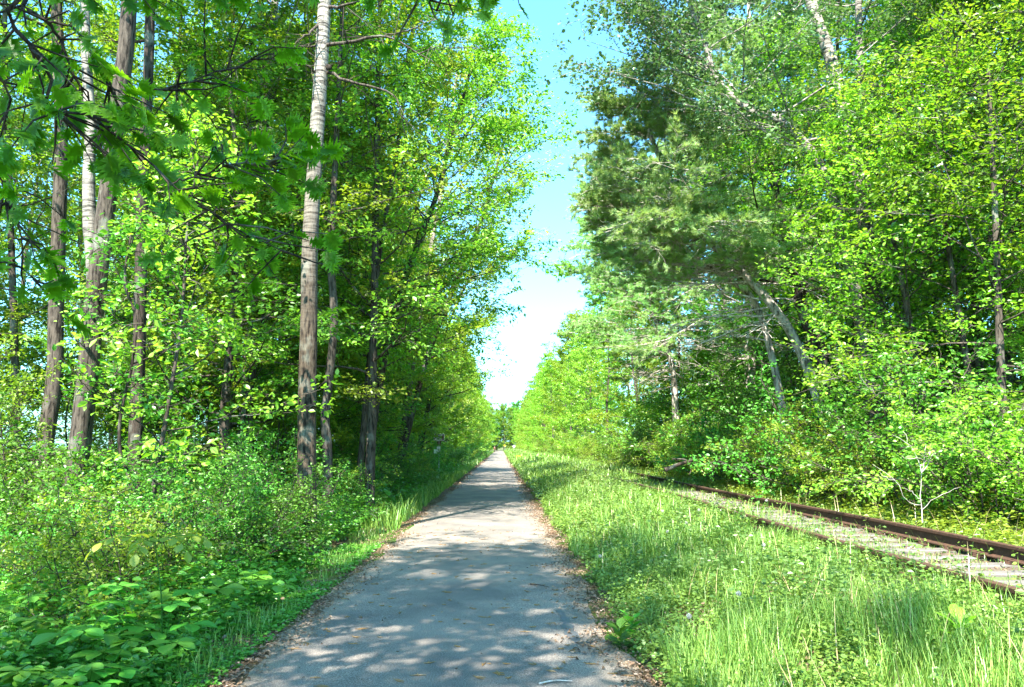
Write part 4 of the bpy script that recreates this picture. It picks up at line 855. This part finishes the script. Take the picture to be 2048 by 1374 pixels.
# grey plank beside the stump
pl = at(1695, 978, 16.2); mb = MB(); bevel_block(mb, .30, .14, .16, rg, .012); o = mb.build('wood_block', M['sleeper'], None); o.location = pl; o.rotation_euler = (0, .08, .2); tag(o, 'pale grey block of old timber beside the stump', 'timber')
# fallen branch and log at the foot of the shrubs
for k, (pix, D, r0, lab) in enumerate([([(1330, 940), (1360, 928), (1385, 920)], 21, .06, 'dark rotten log lying under the shrubs by the far rail end'), ([(1345, 918), (1372, 920), (1382, 938), (1378, 950)], 20.6, .02, 'curved dead branch arching beside the rotten log')]):
    P = spline([at(x, y, D) for x, y in pix], 16); mb = MB(); tubes(mb, P[None], np.linspace(r0, r0 * .5, 16)[None], 8); tag(mb.build('fallen_log' if k == 0 else 'dead_branch', M['bark_dark' if k == 0 else 'bark_grey'], None, True), lab, 'log' if k == 0 else 'branch')
# bare pale sapling in the shrubs, lower right
D = 10.6; b0 = at(1845, 1045, D); b0[2] = gz1(b0[0], b0[1]); bs = thing('bare_sapling', 'leafless pale sapling with spreading twigs in front of the right hand shrubs', 'sapling', tuple(b0)); mb = MB()
for pix, r0 in [([(1845, 1045), (1843, 1000), (1843, 940)], .016), ([(1843, 945), (1835, 915), (1815, 885), (1785, 868)], .010), ([(1843, 945), (1858, 925), (1868, 905)], .008), ([(1843, 950), (1848, 920), (1852, 890)], .007), ([(1835, 915), (1815, 918), (1800, 908)], .005), ([(1815, 885), (1812, 870), (1806, 862)], .004), ([(1844, 1000), (1825, 985), (1810, 975)], .007), ([(1844, 1010), (1815, 1000), (1790, 960), (1745, 930)], .007), ([(1844, 1020), (1880, 990), (1920, 975)], .006), ([(1790, 960), (1770, 955), (1760, 945)], .004)]:
    P, R = spline([at(x, y, D) for x, y in pix], 8), np.linspace(r0 * .6, .002, 8); P[1:] += rg.normal(size=(7, 3)) * .008; tubes(mb, P[None], R[None], 5)
mb.build('stem', M['bark_dead'], bs, True, b0)

# ---- trail signpost
def text_mesh(s, size, name, m_, parent, loc, rot):
    cu = bpy.data.curves.new('t', 'FONT'); cu.body = s; cu.size = size; cu.align_x = 'CENTER'; cu.align_y = 'CENTER'; cu.extrude = .003
    to = bpy.data.objects.new('t', cu); COL.objects.link(to); bpy.context.view_layer.update(); dg = bpy.context.evaluated_depsgraph_get(); me = bpy.data.meshes.new_from_object(to.evaluated_get(dg)); bpy.data.objects.remove(to)
    me.materials.clear(); me.materials.append(m_); o = bpy.data.objects.new(name, me); COL.objects.link(o); o.parent = parent; o.location = loc; o.rotation_euler = rot; return o
M['sign_brown'] = plain('sign_brown', (.05, .011, .005), .5, 0, 8, .1); M['sign_white'] = plain('sign_white', (.75, .74, .70), .5, 0, 8, .05); M['galv'] = plain('galvanised_steel', (.30, .35, .36), .5, .6, 20, .2); M['black'] = plain('black_paint', (.02, .02, .02), .5)
M['yellow'] = plain('sign_yellow', (.80, .60, .02), .5, 0, 6, .05); M['paper'] = plain('paper', (.72, .78, .70), .8, 0, 10, .05)
def rrect(mb, w_, h_, d_, r=.04, y0=0, z0=0, x0=0):
    c = []
    for (sx, sy, a0) in ((1, 1, 0), (-1, 1, 90), (-1, -1, 180), (1, -1, 270)):
        for k in range(5): a = math.radians(a0 + k * 22.5); c.append((x0 + sx * (w_ / 2 - r) + r * math.cos(a), z0 + sy * (h_ / 2 - r) + r * math.sin(a)))
    n = len(c); v = np.array([[x, y0 - d_ / 2, z] for x, z in c] + [[x, y0 + d_ / 2, z] for x, z in c]); mb.add(v, [[i, (i + 1) % n, n + (i + 1) % n, n + i] for i in range(n)]); mb.add(v, [list(range(n))[::-1], list(range(n, 2 * n))])
DS = 46; sx = at(878, 900, DS)[0]; sg = thing('signpost', 'trail signpost with brown direction board and white notices on a steel post', 'signpost', (sx, DS, gz1(sx, DS)))
zz = lambda py: at(878, py, DS)[2] - gz1(sx, DS)
mb = MB(); box(mb, (.0, .05, zz(868) / 2), (.07, .05, zz(868))); mb.build('post', M['galv'], sg)
mb = MB(); rrect(mb, .60, .40, .012, .04, 0, zz(874.5)); rim = mb.build('direction_board', M['sign_white'], sg)
mb = MB(); rrect(mb, .56, .36, .012, .03, -.006, zz(874.5)); mb.build('board_face', M['sign_brown'], rim)
R90 = (PI / 2, 0, 0)
text_mesh('SUNSHINE', .082, 'lettering', M['sign_white'], rim, (0, -.014, zz(871) + .0), R90); text_mesh('PARKING', .082, 'lettering', M['sign_white'], rim, (0, -.014, zz(874.6)), R90)
mb = MB(); box(mb, (.01, -.014, zz(878.4)), (.36, .006, .03)); z_ = zz(878.4); mb.add([[-.17, -.017, z_ + .045], [-.17, -.017, z_ - .045], [-.23, -.017, z_]], [[0, 1, 2]]); mb.build('arrow', M['sign_white'], rim)
mb = MB(); rrect(mb, .24, .24, .010, .02, -.002, zz(886)); br = mb.build('brown_plate', M['sign_brown'], sg)
mb = MB(); rrect(mb, .05, .14, .004, .02, -.010, zz(886)); blob(mb, (0, -.012, zz(886) + .085), .022, rg, (1, .2, 1)); mb.build('symbol', plain('sign_grey', (.30, .22, .22), .6), br)
mb = MB(); rrect(mb, .22, .30, .010, .015, -.004, zz(898.5), -.015); wp_ = mb.build('white_plate', M['sign_white'], sg)
mb = MB(); zc = zz(900); box(mb, (-.01, -.012, zc + .02), (.04, .005, .06)); box(mb, (-.025, -.012, zc - .035), (.018, .005, .06), 0); box(mb, (.01, -.012, zc - .035), (.018, .005, .06), 0); blob(mb, (-.01, -.012, zc + .07), .018, rg, (1, .2, 1)); box(mb, (-.015, -.012, zc + .125), (.15, .005, .014)); mb.build('walker_symbol', M['black'], wp_)
mb = MB(); rrect(mb, .20, .25, .006, .01, .0, zz(903), -.20); mb.build('paper_notice', M['paper'], sg)
# ---- far signs
D = 262; x = at(1008, 892, D)[0] + .25; g0 = gz1(x, D); ys_ = thing('warning_sign', 'yellow diamond warning sign at the far end of the path', 'sign', (x, D, g0)); mb = MB(); box(mb, (0, .04, .75), (.07, .06, 1.5)); mb.build('post', M['galv'], ys_)
mb = MB(); s_ = .36; z_ = 1.9; v = np.array([[0, -.01, z_ - s_], [s_, -.01, z_], [0, -.01, z_ + s_], [-s_, -.01, z_], [0, .01, z_ - s_], [s_, .01, z_], [0, .01, z_ + s_], [-s_, .01, z_]]); mb.add(v, [[0, 1, 2, 3], [7, 6, 5, 4], [0, 4, 5, 1], [1, 5, 6, 2], [2, 6, 7, 3], [3, 7, 4, 0]]); mb.build('panel', M['yellow'], ys_)
D = 170; x = at(1028, 892, D)[0]; g0 = gz1(x, D); ws = thing('round_sign', 'small white round sign on a post, far right of the path', 'sign', (x, D, g0)); mb = MB(); box(mb, (0, .03, .7), (.06, .05, 1.4)); mb.build('post', M['galv'], ws)
mb = MB(); a = np.arange(24) / 24 * 6.283; zc = at(1028, 892.5, D)[2] - g0; v = np.vstack([np.c_[np.cos(a) * .26, a * 0 - .01, zc + np.sin(a) * .26], np.c_[np.cos(a) * .26, a * 0 + .01, zc + np.sin(a) * .26]]); mb.add(v, [[i, (i + 1) % 24, 24 + (i + 1) % 24, 24 + i] for i in range(24)]); mb.add(v, [list(range(24))[::-1], list(range(24, 48))]); mb.build('disc', M['sign_white'], ws)

# ---- walker far down the path
def skin_mesh(name, verts, edges, radii, m_, parent, root=0, sub=2):
    me = bpy.data.meshes.new(name); me.from_pydata(verts, edges, []); o = bpy.data.objects.new(name, me); COL.objects.link(o); md = o.modifiers.new('s', 'SKIN')
    lay = me.skin_vertices[0].data if me.skin_vertices else None
    if lay is None:
        bpy.context.view_layer.objects.active = o; bm_ = None
        import bmesh; bm = bmesh.new(); bm.from_mesh(me); bm.verts.layers.skin.verify(); bm.to_mesh(me); bm.free(); lay = me.skin_vertices[0].data
    for i, r in enumerate(radii): lay[i].radius = (r, r * .85); lay[i].use_root = (i == root)
    o.modifiers.new('d', 'SUBSURF').levels = sub; o.modifiers['d'].render_levels = sub; bpy.context.view_layer.update(); dg = bpy.context.evaluated_depsgraph_get()
    me2 = bpy.data.meshes.new_from_object(o.evaluated_get(dg)); bpy.data.objects.remove(o); me2.materials.clear(); me2.materials.append(m_)
    for p_ in me2.polygons: p_.use_smooth = True
    o2 = bpy.data.objects.new(name, me2); COL.objects.link(o2); o2.parent = parent; return o2
D = 232; x = at(989, 900, D)[0]; pr = thing('person', 'walker in dark red jacket and brown trousers far down the path', 'person', (x, D, .01))
V = [(0, 0, .95), (0, 0, 1.15), (0, .01, 1.40), (0, 0, 1.52), (0, -.01, 1.60), (0, -.01, 1.70), (-.19, 0, 1.42), (-.24, .03, 1.16), (-.24, -.08, .93), (-.24, -.12, .84), (.19, 0, 1.42), (.24, -.02, 1.16), (.24, .08, .93), (.24, .06, .84),
     (-.10, 0, .90), (-.11, -.14, .50), (-.11, -.10, .09), (-.11, -.24, .04), (.10, 0, .90), (.11, .10, .50), (.11, .30, .12), (.11, .20, .04)]
E = [(0, 1), (1, 2), (2, 3), (3, 4), (4, 5), (2, 6), (6, 7), (7, 8), (8, 9), (2, 10), (10, 11), (11, 12), (12, 13), (0, 14), (14, 15), (15, 16), (16, 17), (0, 18), (18, 19), (19, 20), (20, 21)]
Rr = [.13, .12, .14, .055, .085, .08, .06, .045, .033, .035, .06, .045, .033, .035, .09, .06, .04, .035, .09, .06, .04, .035]
skin_mesh('body', V, E, Rr, plain('skin', (.45, .27, .19), .6), pr)
jk = [0, 1, 2, 6, 7, 8, 10, 11, 12]; ix = {v: i for i, v in enumerate(jk)}; skin_mesh('jacket', [V[i] for i in jk], [(ix[a], ix[b]) for a, b in E if a in ix and b in ix], [Rr[i] + .025 for i in jk], plain('jacket_red', (.16, .03, .02), .8), pr)
tr_ = [0, 14, 15, 16, 18, 19, 20]; ix = {v: i for i, v in enumerate(tr_)}; skin_mesh('trousers', [V[i] for i in tr_], [(ix[a], ix[b]) for a, b in E if a in ix and b in ix], [Rr[i] + .02 for i in tr_], plain('trousers_brown', (.07, .035, .025), .9), pr)
mb = MB(); blob(mb, (0, .01, 1.69), .105, R_(9), (1, 1.05, .95)); mb.build('hair', plain('hair_brown', (.05, .025, .015), .9), pr, True)
